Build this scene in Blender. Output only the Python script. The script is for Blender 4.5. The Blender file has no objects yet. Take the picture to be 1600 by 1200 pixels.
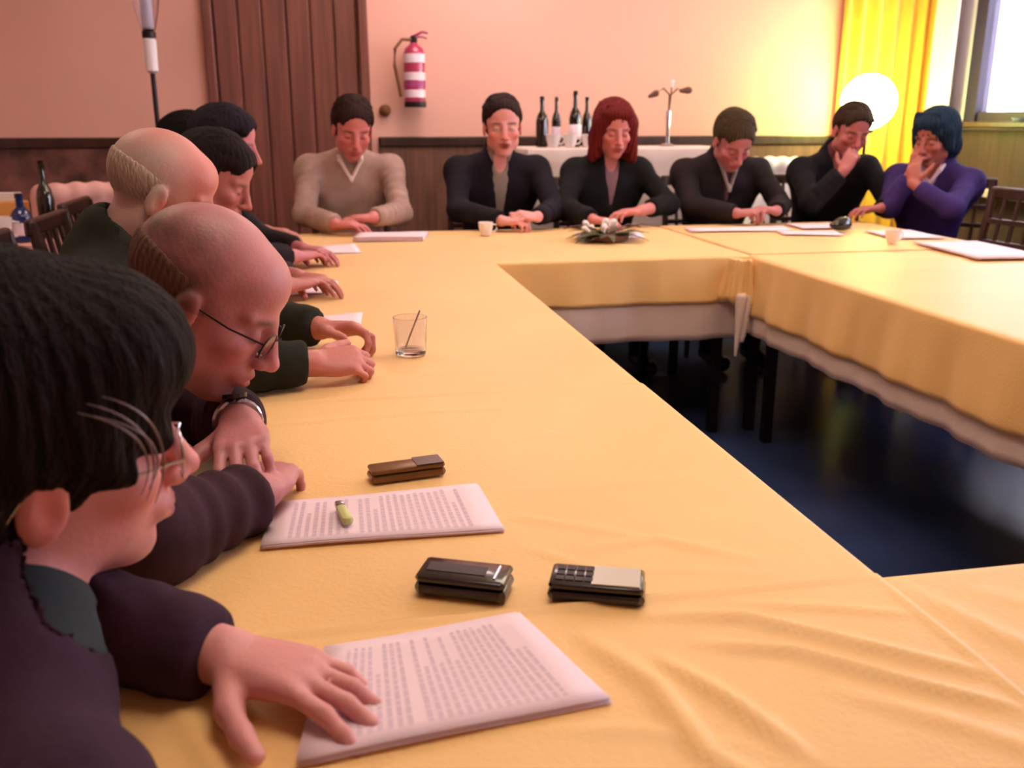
import bpy, math, random
import numpy as np
from mathutils import Vector, Matrix
random.seed(4); np.random.seed(4)
S = bpy.context.scene
COL = S.collection

# ------------------------------------------------------------------ camera
F_PX, HORIZON, CAM_H, YAW = 1450.0, 190.0, 1.25, math.radians(11.07)
PITCH = math.atan((600 - HORIZON) / F_PX)
cd = bpy.data.cameras.new('camera'); cam = bpy.data.objects.new('camera', cd); COL.objects.link(cam)
cam.location = (0, 0, CAM_H)
cam.rotation_euler = (math.pi/2 - PITCH, 0, -YAW)
cd.sensor_width = 36; cd.lens = F_PX/1600*36; cd.clip_start = .02
cd.dof.use_dof = True; cd.dof.focus_distance = 1.5; cd.dof.aperture_fstop = 5.6
S.camera = cam
# ------------------------------------------------------------------ world, light, exposure
S.view_settings.view_transform = 'Standard'; S.view_settings.look = 'None'
S.view_settings.exposure = -0.06; S.view_settings.gamma = 1; S.view_settings.use_curve_mapping = False
W = bpy.data.worlds.new('sky'); S.world = W; W.use_nodes = True
nt = W.node_tree; nt.nodes.clear()
wo = nt.nodes.new('ShaderNodeOutputWorld'); bg = nt.nodes.new('ShaderNodeBackground')
tc = nt.nodes.new('ShaderNodeTexCoord'); nz = nt.nodes.new('ShaderNodeTexNoise'); cr = nt.nodes.new('ShaderNodeValToRGB')
nz.inputs['Scale'].default_value = 6; nz.inputs['Detail'].default_value = 2
cr.color_ramp.elements[0].position = .42; cr.color_ramp.elements[0].color = (.22, .42, .95, 1)
cr.color_ramp.elements[1].position = .5; cr.color_ramp.elements[1].color = (.93, .98, 1, 1)
mpw = nt.nodes.new('ShaderNodeMapping'); mpw.inputs['Location'].default_value = (.55, .1, .3); nt.links.new(tc.outputs['Generated'], mpw.inputs['Vector']); nt.links.new(mpw.outputs[0], nz.inputs['Vector']); nt.links.new(nz.outputs['Fac'], cr.inputs['Fac'])
nt.links.new(cr.outputs['Color'], bg.inputs['Color']); bg.inputs['Strength'].default_value = 1.15
nt.links.new(bg.outputs[0], wo.inputs[0])

def area(name, loc, rot, sx, sy, power, color):
    l = bpy.data.lights.new(name, 'AREA'); l.shape = 'RECTANGLE'; l.size = sx; l.size_y = sy
    l.energy = power; l.color = color
    o = bpy.data.objects.new(name, l); COL.objects.link(o); o.location = loc; o.rotation_euler = rot
    return o
PI = math.pi
# daylight through the three windows of the right wall
for y, pw in ((5.0, 95), (2.9, 115), (0.8, 85)):
    area('window_daylight', (4.35, y, 2.0), (0, PI/2, 0), 1.5, 1.5, pw, (.84, .82, 1.0))
# added fill from unseen ceiling panels: warm near, pinkish by the far wall
for (x, y, pw) in ((0.4, 1.2, 17), (1.6, 3.0, 16), (-1.3, 3.2, 12), (0.9, 5.0, 20), (2.8, 4.6, 7)):
    area('ceiling_fill_light', (x, y, 2.82), (0, 0, 0), .9, .9, pw*1.15, (1.0, .83, .66) if y < 4 else (1.0, .80, .80))

# ------------------------------------------------------------------ materials
def srgb(c):
    if isinstance(c, str):
        c = [int(c[i:i+2], 16)/255 for i in (0, 2, 4)]
    return [x/12.92 if x <= .04045 else ((x+.055)/1.055)**2.4 for x in c]
def mat(name, color, rough=.6, metal=0, bump=0, bscale=60, var=0, vscale=8, vcol=False, emit=None, estr=0,
        trans=0, ior=None, sheen=0, spec=.5, stretch=None, sss=0, color2=None, coat=0):
    m = bpy.data.materials.new(name); m.use_nodes = True
    n = m.node_tree; b = n.nodes['Principled BSDF']; L = n.links.new
    col = srgb(color); b.inputs['Base Color'].default_value = (*col, 1)
    b.inputs['Roughness'].default_value = rough; b.inputs['Metallic'].default_value = metal
    b.inputs['Specular IOR Level'].default_value = spec
    if trans: b.inputs['Transmission Weight'].default_value = trans
    if ior: b.inputs['IOR'].default_value = ior
    if sheen: b.inputs['Sheen Weight'].default_value = sheen
    if coat: b.inputs['Coat Weight'].default_value = coat
    if sss:
        b.inputs['Subsurface Weight'].default_value = sss; b.inputs['Subsurface Radius'].default_value = (.02, .008, .004)
        b.inputs['Subsurface Scale'].default_value = .5
    t = n.nodes.new('ShaderNodeTexCoord'); mp = n.nodes.new('ShaderNodeMapping')
    L(t.outputs['Object'], mp.inputs['Vector'])
    if stretch: mp.inputs['Scale'].default_value = stretch
    src = None
    if var or color2:
        z = n.nodes.new('ShaderNodeTexNoise'); z.inputs['Scale'].default_value = vscale; z.inputs['Detail'].default_value = 4
        L(mp.outputs[0], z.inputs['Vector'])
        r = n.nodes.new('ShaderNodeValToRGB'); L(z.outputs['Fac'], r.inputs['Fac'])
        r.color_ramp.elements[0].position = .35; r.color_ramp.elements[1].position = .65
        if color2: c0, c1 = col, srgb(color2)
        else: c0, c1 = [x*(1-var) for x in col], [min(1, x*(1+var)) for x in col]
        r.color_ramp.elements[0].color = (*c0, 1); r.color_ramp.elements[1].color = (*c1, 1)
        src = r.outputs['Color']
    if vcol:
        a = n.nodes.new('ShaderNodeVertexColor'); a.layer_name = 'Col'
        if src:
            mx = n.nodes.new('ShaderNodeMix'); mx.data_type = 'RGBA'; mx.blend_type = 'MULTIPLY'; mx.inputs['Factor'].default_value = 1
            L(src, mx.inputs[6]); L(a.outputs['Color'], mx.inputs[7]); src = mx.outputs[2]
        else: src = a.outputs['Color']
    if src: L(src, b.inputs['Base Color'])
    if bump:
        z = n.nodes.new('ShaderNodeTexNoise'); z.inputs['Scale'].default_value = bscale; z.inputs['Detail'].default_value = 3
        L(mp.outputs[0], z.inputs['Vector'])
        bp = n.nodes.new('ShaderNodeBump'); bp.inputs['Strength'].default_value = bump; bp.inputs['Distance'].default_value = .01
        L(z.outputs['Fac'], bp.inputs['Height']); L(bp.outputs['Normal'], b.inputs['Normal'])
    if emit:
        b.inputs['Emission Color'].default_value = (*srgb(emit), 1); b.inputs['Emission Strength'].default_value = estr
    return m
M = {}
M['skin'] = mat('skin', 'ffffff', .5, vcol=True, var=.05, vscale=30, bump=.08, bscale=180, sss=.12)
M['wall'] = mat('wall_paint', 'ecb5a4', .85, bump=.06, bscale=40, var=.02, vscale=1.5)
M['wall_r'] = mat('wall_plaster_white', 'e8dcdc', .8, bump=.05, bscale=30)
M['dado'] = mat('dado_wood', '6e4a3c', .55, var=.25, vscale=5, stretch=(6, 6, .6), bump=.1)
M['dado_dark'] = mat('dado_dark_wood', '4a3634', .6, var=.2, vscale=5, stretch=(6, 6, .6))
M['stone'] = mat('stone_dado', '8a5a50', .8, color2='4a2e2a', vscale=7, bump=.3, bscale=9)
M['door'] = mat('door_wood', '7d4a3f', .45, var=.22, vscale=4, stretch=(7, 7, .35), bump=.1)
M['darkwood'] = mat('dark_wood', '3a211c', .4, var=.3, vscale=6, stretch=(5, 5, .5), bump=.05)
M['floor'] = mat('floor_tile', '303e66', .30, var=.4, vscale=1.2, bump=.03, bscale=6)
M['ceil'] = mat('ceiling_white', 'e8dccb', .9)
M['yellow'] = mat('yellow_cloth', 'efc07c', .5, var=.035, vscale=3, bump=.10, bscale=160, sheen=.1, spec=.6)
M['white_cloth'] = mat('white_cloth', 'dfc9c2', .75, var=.04, vscale=5, bump=.1, bscale=120)
M['paper'] = mat('paper', 'efd6e2', .7, spec=.3)
M['ink'] = mat('printed_grey', 'd8bed0', .8)
M['black'] = mat('black_plastic', '140d0f', .22, coat=.4)
M['metal'] = mat('chrome', 'b9b4bd', .22, metal=1)
M['dmetal'] = mat('dark_metal', '2a1d22', .4, metal=.6)
M['glass'] = mat('clear_glass', 'f4f4ff', .04, trans=1)
M['pane'] = mat('window_glass', 'ffffff', .0, trans=1)
M['eye_white'] = mat('eye_white', 'c4aaa6', .4); M['bud_dark'] = mat('iris_dark', '241410', .3)
M['red'] = mat('extinguisher_red', 'b03058', .3, coat=.4)
M['label'] = mat('white_label', 'f0dcea', .5)
M['purplelabel'] = mat('magenta_band', 'a83c80', .5)
M['rubber'] = mat('rubber_hose', '7a4a28', .6)
M['curtain'] = mat('yellow_curtain', 'efb13c', .8, var=.08, vscale=2, stretch=(8, 8, .3), sheen=.3)
M['lace'] = mat('white_curtain', 'efe6f2', .8)
M['greyframe'] = mat('window_frame_grey', '3a3046', .5)
M['green'] = mat('leaf_green', '3c4a1c', .6, color2='5a4a20', vscale=30)
M['bud'] = mat('dried_bud', '6a4438', .7)
M['bottle_dark'] = mat('bottle_dark_glass', '1c1512', .1, coat=.5)
M['bottle_blue'] = mat('bottle_blue_glass', '1c2c66', .1, coat=.5)
M['pinkcloth'] = mat('pink_cloth', 'd9a29c', .8, var=.06, vscale=6, bump=.1)
M['porcelain'] = mat('white_porcelain', 'f2e6e6', .25)
M['orange'] = mat('orange_paper', 'e8a860', .7)
M['globe'] = mat('lamp_globe', 'fff6c0', .4, emit='f2ff90', estr=40)
M['panel'] = mat('fill_panel_diffuser', 'fff2e0', .5, emit='ffe6c8', estr=2)  # glowing face of the added ceiling fill panels
M['lens'] = mat('lens_glass', 'ffffff', .0, trans=1, ior=1.08)
M['gold'] = mat('gold_brown', '7a5430', .35, metal=.4)
M['greenplastic'] = mat('cream_green_plastic', 'c9cf8a', .4)
M['screen'] = mat('phone_screen', 'd8cfc6', .15, coat=.6)

# ------------------------------------------------------------------ object helpers
def link(o, parent=None):
    COL.objects.link(o)
    if parent is not None: o.parent = parent
    return o
def mesh_obj(name, V, Fc, m, parent=None, smooth=True, origin=(0, 0, 0), cols=None):
    V = np.asarray(V, dtype=np.float32) - np.asarray(origin, dtype=np.float32)
    me = bpy.data.meshes.new(name)
    if isinstance(Fc, np.ndarray) and Fc.ndim == 2:
        k = Fc.shape[1]
        me.vertices.add(len(V)); me.vertices.foreach_set('co', V.ravel())
        me.loops.add(Fc.size); me.loops.foreach_set('vertex_index', Fc.ravel().astype(np.int32))
        me.polygons.add(len(Fc)); me.polygons.foreach_set('loop_start', np.arange(0, Fc.size, k, dtype=np.int32))
        me.update(calc_edges=True); me.validate()
    else:
        me.from_pydata([tuple(map(float, v)) for v in V], [], [tuple(int(i) for i in f) for f in Fc]); me.update()
    if smooth: me.polygons.foreach_set('use_smooth', [True]*len(me.polygons))
    if cols is not None:
        a = me.color_attributes.new('Col', 'FLOAT_COLOR', 'POINT')
        c = np.ones((len(V), 4), np.float32); c[:, :3] = cols; a.data.foreach_set('color', c.ravel())
    me.materials.append(m)
    o = bpy.data.objects.new(name, me); link(o, parent)
    if parent is None: o.location = origin
    return o
def tag(o, label=None, cat=None, group=None, kind=None):
    if label: o['label'] = label
    if cat: o['category'] = cat
    if group: o['group'] = group
    if kind: o['kind'] = kind
    return o
def thing(name, label, cat, loc=(0, 0, 0), rz=0, group=None):
    o = bpy.data.objects.new(name, None); COL.objects.link(o); o.empty_display_size = .1
    o.location = loc; o.rotation_euler = (0, 0, rz)
    return tag(o, label, cat, group)
def dup(root, loc, rz, label, group=None):
    def cp(o, p):
        c = o.copy(); COL.objects.link(c); c.parent = p
        for ch in kids[o.name]: cp(ch, c)
        return c
    kids = {}
    def walk(o):
        kids[o.name] = [x for x in o.children]
        for x in kids[o.name]: walk(x)
    walk(root)
    r = cp(root, None); r.location = loc; r.rotation_euler = (0, 0, rz); r['label'] = label
    if group: r['group'] = group
    return r

class MB:
    """collects shapes into one mesh"""
    def __init__(s): s.v = []; s.f = []
    def add(s, V, Fc):
        b = len(s.v); s.v += [tuple(v) for v in V]; s.f += [tuple(i+b for i in f) for f in Fc]; return s
    def box(s, x0, x1, y0, y1, z0, z1, b=0.0):
        if b <= 0:
            V = [(x, y, z) for z in (z0, z1) for y in (y0, y1) for x in (x0, x1)]
            return s.add(V, [(0, 2, 3, 1), (4, 5, 7, 6), (0, 1, 5, 4), (2, 6, 7, 3), (0, 4, 6, 2), (1, 3, 7, 5)])
        b = min(b, (x1-x0)*.49, (y1-y0)*.49, (z1-z0)*.49)
        def ring(i, z):
            return [(x0+i, y0+b, z), (x0+b, y0+i, z), (x1-b, y0+i, z), (x1-i, y0+b, z), (x1-i, y1-b, z), (x1-b, y1-i, z), (x0+b, y1-i, z), (x0+i, y1-b, z)]
        q = b*.3
        rs = [[(x0+b*1.0, y0+b*1.3, z0), (x0+b*1.3, y0+b, z0), (x1-b*1.3, y0+b, z0), (x1-b, y0+b*1.3, z0), (x1-b, y1-b*1.3, z0), (x1-b*1.3, y1-b, z0), (x0+b*1.3, y1-b, z0), (x0+b, y1-b*1.3, z0)]]
        rs += [ring(q, z0+q), ring(0, z0+b), ring(0, z1-b), ring(q, z1-q)]
        rs += [[(x, y, z1) for (x, y, _) in rs[0]]]
        V = [p for r in rs for p in r]
        Fc = [tuple(range(7, -1, -1)), tuple(range(40, 48))]
        for k in range(5):
            for i in range(8):
                j = (i+1) % 8; Fc.append((k*8+i, k*8+j, (k+1)*8+j, (k+1)*8+i))
        return s.add(V, Fc)
    def lathe(s, prof, c=(0, 0, 0), n=24, axis='z'):
        V = []
        for r, z in prof:
            for i in range(n):
                a = 2*PI*i/n; p = (r*math.cos(a), r*math.sin(a), z)
                if axis == 'x': p = (p[2], p[0], p[1])
                if axis == 'y': p = (p[0], p[2], p[1])
                V.append((p[0]+c[0], p[1]+c[1], p[2]+c[2]))
        Fc = []
        for k in range(len(prof)-1):
            for i in range(n):
                j = (i+1) % n; Fc.append((k*n+i, k*n+j, (k+1)*n+j, (k+1)*n+i))
        Fc.append(tuple(range(n-1, -1, -1))); Fc.append(tuple((len(prof)-1)*n+i for i in range(n)))
        return s.add(V, Fc)
    def tube(s, pts, r, n=8, closed=False):
        P = [Vector(p) for p in pts]; m = len(P); R = r if isinstance(r, (list, tuple)) else [r]*m
        V = []; up = None
        for i in range(m):
            if closed: d = P[(i+1) % m]-P[(i-1) % m]
            else: d = P[min(i+1, m-1)]-P[max(i-1, 0)]
            d.normalize()
            if up is None: up = Vector((0, 0, 1)) if abs(d.z) < .9 else Vector((1, 0, 0))
            a = d.cross(up)
            if a.length < 1e-4: a = d.orthogonal()
            a.normalize(); b = d.cross(a); up = -b if False else up
            for k in range(n):
                t = 2*PI*k/n; V.append(P[i]+(a*math.cos(t)+b*math.sin(t))*R[i])
        Fc = []
        for i in range(m if closed else m-1):
            i2 = (i+1) % m
            for k in range(n):
                j = (k+1) % n; Fc.append((i*n+k, i*n+j, i2*n+j, i2*n+k))
        if not closed: Fc += [tuple(range(n-1, -1, -1)), tuple((m-1)*n+k for k in range(n))]
        return s.add(V, Fc)
    def build(s, name, m, parent=None, smooth=False, origin=(0, 0, 0)):
        o = mesh_obj(name, s.v, s.f, m, parent, smooth, origin)
        if smooth:
            try:
                o.data.set_sharp_from_angle(angle=math.radians(40))
            except Exception: pass
        return o
def structure(name, mb, m, parent=None):
    o = mb.build(name, m, parent)
    if parent is None: o['kind'] = 'structure'
    return o

# ------------------------------------------------------------------ signed-distance sculpting
def nrm(v):
    v = np.asarray(v, float); return v/np.linalg.norm(v)
class Sculpt:
    """union / carve of rounded shapes on a grid, surfaced as one mesh"""
    def __init__(s, h): s.h = h; s.p = []
    def cap(s, a, b, ra, rb=None, k=.02, op='+'):
        rb = ra if rb is None else rb; a = np.array(a, float); b = np.array(b, float); r = max(ra, rb)
        s.p.append(('c', op, k, np.minimum(a, b)-r, np.maximum(a, b)+r, (a, b, ra, rb))); return s
    def ell(s, c, r, R=None, k=.02, op='+'):
        c = np.array(c, float); r = np.array(r, float); R = np.eye(3) if R is None else R
        e = np.sqrt(((R*r)**2).sum(1))
        s.p.append(('e', op, k, c-e, c+e, (c, r, R))); return s
    def half(s, c, nvec, size, k=.01, op='-'):
        """carve everything on the side nvec points to, within a ball of radius size"""
        c = np.array(c, float)
        s.p.append(('h', op, k, c-size, c+size, (c, nrm(nvec), size))); return s
    def mesh(s):
        h = s.h; lo = np.min([q[3] for q in s.p if q[1] == '+'], 0)-3*h; hi = np.max([q[4] for q in s.p if q[1] == '+'], 0)+3*h
        n = np.ceil((hi-lo)/h).astype(int)+1
        f = np.full(n, .06, np.float32)
        ax = [lo[i]+np.arange(n[i])*h for i in range(3)]
        for kind, op, k, l, u, a in s.p:
            mgn = k+2.5*h+.004
            i0 = np.maximum(np.floor((l-mgn-lo)/h).astype(int), 0); i1 = np.minimum(np.ceil((u+mgn-lo)/h).astype(int)+1, n)
            if np.any(i1 <= i0): continue
            X = ax[0][i0[0]:i1[0]][:, None, None]; Y = ax[1][i0[1]:i1[1]][None, :, None]; Z = ax[2][i0[2]:i1[2]][None, None, :]
            if kind == 'c':
                A, B, ra, rb = a; ba = B-A; L2 = max((ba**2).sum(), 1e-12)
                x, y, z = X-A[0], Y-A[1], Z-A[2]
                t = np.clip((x*ba[0]+y*ba[1]+z*ba[2])/L2, 0, 1)
                d = np.sqrt((x-t*ba[0])**2+(y-t*ba[1])**2+(z-t*ba[2])**2)-(ra+(rb-ra)*t)
            elif kind == 'e':
                c, r, R = a; x, y, z = X-c[0], Y-c[1], Z-c[2]
                q = [x*R[0, i]+y*R[1, i]+z*R[2, i] for i in range(3)]
                k0 = np.sqrt(sum((q[i]/r[i])**2 for i in range(3))); k1 = np.sqrt(sum((q[i]/r[i]**2)**2 for i in range(3)))+1e-9
                d = k0*(k0-1)/k1
            else:
                c, nv, sz = a; x, y, z = X-c[0], Y-c[1], Z-c[2]
                d = np.maximum(-(x*nv[0]+y*nv[1]+z*nv[2]), np.sqrt(x*x+y*y+z*z)-sz)
            g = f[i0[0]:i1[0], i0[1]:i1[1], i0[2]:i1[2]]
            if op == '+':
                hh = np.maximum(k-np.abs(g-d), 0)/max(k, 1e-6); g[...] = np.minimum(g, d)-hh*hh*k*.25
            else:
                d = -d; hh = np.maximum(k-np.abs(g-d), 0)/max(k, 1e-6); g[...] = np.maximum(g, d)+hh*hh*k*.25
        f[0] = f[-1] = .05; f[:, 0] = f[:, -1] = .05; f[:, :, 0] = f[:, :, -1] = .05
        return nets(f, lo, h)
def nets(f, lo, h):
    ins = f < 0
    c = [ins[dx:f.shape[0]-1+dx, dy:f.shape[1]-1+dy, dz:f.shape[2]-1+dz] for dx in (0, 1) for dy in (0, 1) for dz in (0, 1)]
    allin = c[0].copy(); anyin = c[0].copy()
    for q in c[1:]: allin &= q; anyin |= q
    act = anyin & ~allin
    I = np.argwhere(act); idx = np.full(act.shape, -1, np.int32); idx[act] = np.arange(len(I))
    V = np.zeros((len(I), 3)); cnt = np.zeros(len(I))
    for a in range(3):
        b, e = (a+1) % 3, (a+2) % 3
        for ob in (0, 1):
            for oe in (0, 1):
                o0 = np.zeros(3, int); o0[b] = ob; o0[e] = oe; o1 = o0.copy(); o1[a] = 1
                P0 = I+o0; P1 = I+o1
                f0 = f[P0[:, 0], P0[:, 1], P0[:, 2]]; f1 = f[P1[:, 0], P1[:, 1], P1[:, 2]]
                m = (f0 < 0) != (f1 < 0)
                t = f0[m]/(f0[m]-f1[m]); p = P0[m].astype(float); p[:, a] += t
                V[m] += p; cnt[m] += 1
    V = lo+V/cnt[:, None]*h
    Q = []
    for a in range(3):
        b, e = (a+1) % 3, (a+2) % 3
        s0 = [slice(None)]*3; s1 = [slice(None)]*3
        s0[a] = slice(0, -1); s1[a] = slice(1, None)
        A, B = ins[tuple(s0)], ins[tuple(s1)]
        E = np.argwhere(A != B)
        E = E[(E[:, b] > 0) & (E[:, e] > 0)]
        E = E[(E[:, b] < f.shape[b]-1) & (E[:, e] < f.shape[e]-1)]
        fl = A[E[:, 0], E[:, 1], E[:, 2]]
        def at(db, de):
            q = E.copy(); q[:, b] -= db; q[:, e] -= de; return idx[q[:, 0], q[:, 1], q[:, 2]]
        q = np.stack([at(1, 1), at(0, 1), at(0, 0), at(1, 0)], 1)
        q[~fl] = q[~fl][:, ::-1]; Q.append(q)
    return V, np.concatenate(Q)
def relax(V, Fc, it=1, w=.5):
    for _ in range(it):
        A = np.zeros_like(V); c = np.zeros(len(V))
        for i in range(4):
            a, b = Fc[:, i], Fc[:, (i+1) % 4]
            for k in range(3):
                A[:, k] += np.bincount(a, V[b, k], len(V))+np.bincount(b, V[a, k], len(V))
            c += np.bincount(a, minlength=len(V))+np.bincount(b, minlength=len(V))
        V = V*(1-w)+A/np.maximum(c, 1)[:, None]*w
    return V
def normals(V, Fc):
    n = np.cross(V[Fc[:, 2]]-V[Fc[:, 0]], V[Fc[:, 3]]-V[Fc[:, 1]])
    N = np.zeros_like(V)
    for i in range(4):
        for k in range(3): N[:, k] += np.bincount(Fc[:, i], n[:, k], len(V))
    return N/(np.linalg.norm(N, axis=1)[:, None]+1e-12)
def wob(P, s, seed=0):
    """cheap smooth noise from sines"""
    r = np.random.RandomState(seed); o = np.zeros(len(P))
    for i in range(7):
        k = r.normal(size=3); k = k/np.linalg.norm(k)*s*(.6+.35*i); o += np.sin(P@k+r.uniform(0, 6.3))/(1+.4*i)
    return o/3

# ------------------------------------------------------------------ people
class Head:
    def __init__(s, c, F, U=(0, 0, 1), size=1.0):
        s.c = np.array(c, float); F = nrm(F); U = np.array(U, float); U = nrm(U-F*(U@F)); L = np.cross(U, F)
        s.R = np.stack([F, L, U], 1); s.s = size
    def w(s, p): return s.c+s.R@(np.array(p, float)*s.s)
    def loc(s, P): return ((P-s.c)@s.R)/s.s
def hd_cap(S_, H, a, b, ra, rb=None, k=.01, op='+'):
    S_.cap(H.w(a), H.w(b), ra*H.s, (rb if rb is not None else ra)*H.s, k, op)
def hd_ell(S_, H, c, r, k=.01, op='+', tilt=None):
    R = H.R
    if tilt is not None:   # (axis index, angle)
        ax, an = tilt; q = np.array(Matrix.Rotation(an, 3, 'XYZ'[ax])); R = H.R@q
    S_.ell(H.w(c), np.array(r)*H.s, R, k, op)
def sculpt_head(B, H, female=False, mouth_open=False, chubby=0):
    j = .9 if female else 1.0
    hd_ell(B, H, (-.014, 0, .036), (.098, .076, .088), k=.02)
    hd_ell(B, H, (.030, 0, -.030), (.062, .060+chubby, .088), k=.025)
    hd_ell(B, H, (.052, 0, .055), (.042, .056, .045), k=.02)
    hd_ell(B, H, (.066, 0, -.098), (.022, .026*j, .020), k=.025)
    for q in (-1, 1):
        hd_ell(B, H, (.002, q*.050*j, -.062), (.030, .016+chubby, .026), k=.03)
        hd_ell(B, H, (.062, q*.040, -.022), (.024, .022, .018), k=.02)
        hd_cap(B, H, (.084, q*.010, .020), (.070, q*.048, .022), .011 if not female else .008, .008, k=.012)
        hd_ell(B, H, (.098, q*.031, .000), (.017, .019, .012), k=.010, op='-')
        hd_ell(B, H, (.0765, q*.0315, -.001), (.0145, .0145, .0145), k=.003)     # closed lid over the eyeball
        hd_cap(B, H, (.0905, q*.0215, -.0052), (.0870, q*.0440, -.0052), .0016, k=.001, op='-')
        hd_ell(B, H, (-.004, q*.078, -.008), (.019, .0075, .033), k=.006, tilt=(1, .18))
        hd_ell(B, H, (.000, q*.086, -.006), (.010, .005, .018), k=.003, op='-')
    hd_cap(B, H, (.092, 0, .016), (.114, 0, -.030), .008, .0115, k=.012)
    hd_ell(B, H, (.116, 0, -.033), (.012, .012, .010), k=.006)
    for q in (-1, 1): hd_ell(B, H, (.104, q*.013, -.037), (.011, .008, .008), k=.006)
    hd_ell(B, H, (.088, 0, -.062), (.014, .028, .016), k=.014)
    hd_ell(B, H, (.0985, 0, -.0610), (.0075, .022, .0050), k=.004)
    hd_ell(B, H, (.0970, 0, -.0720), (.0080, .018, .0060), k=.004)
    hd_ell(B, H, (.104, 0, -.0665), (.012, .024, .0045 if mouth_open else .0016), k=.002, op='-')
HANDSEG = [(.040, .024, .020), (.044, .028, .021), (.041, .026, .020), (.032, .020, .018)]
def sculpt_hand(B, wrist, d, n, right, curl=(.35, .4, .45, .5), spread=.12, thumb=.3, s=1.0):
    wrist = np.array(wrist, float); d = nrm(d); n = np.array(n, float); n = nrm(n-d*(n@d))
    w = np.cross(n, d)*(-1 if right else 1)
    offs = (.027, .009, -.009, -.026)
    for i in range(4):
        a = wrist+w*offs[i]*.55*s+d*.006; b = wrist+d*(.084, .088, .084, .076)[i]*s+w*offs[i]*s
        B.cap(a, b, .0135*s, .0110*s, k=.010)
        dd = nrm(d+w*spread*(1, .25, -.45, -1.1)[i]); p = b; ang = 0
        for q, ln in enumerate(HANDSEG[i]):
            ang += curl[i]*(.7, 1.1, .8)[q]
            v = dd*math.cos(ang)+n*math.sin(ang); r0 = (.0092, .0084, .0076)[q]*s*(.88 if i == 3 else 1)
            e = p+v*ln*s; B.cap(p, e, r0, r0*.9, k=.0035); p = e
    B.ell(wrist+d*.045*s+n*.004, (.045*s, .036*s, .014*s), np.stack([d, w, n], 1), k=.012)
    p = wrist+d*.018*s+w*.020*s+n*.006*s; v = nrm(d*.55+w*.75+n*thumb)
    for q, ln in enumerate((.044, .033, .027)):
        v2 = nrm(v*(1)+d*(.0, .45, .7)[q]+n*thumb*.3*q); e = p+v2*ln*s; r0 = (.0145, .0112, .0098)[q]*s
        B.cap(p, e, r0, r0*.88, k=.006); p = e

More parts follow.
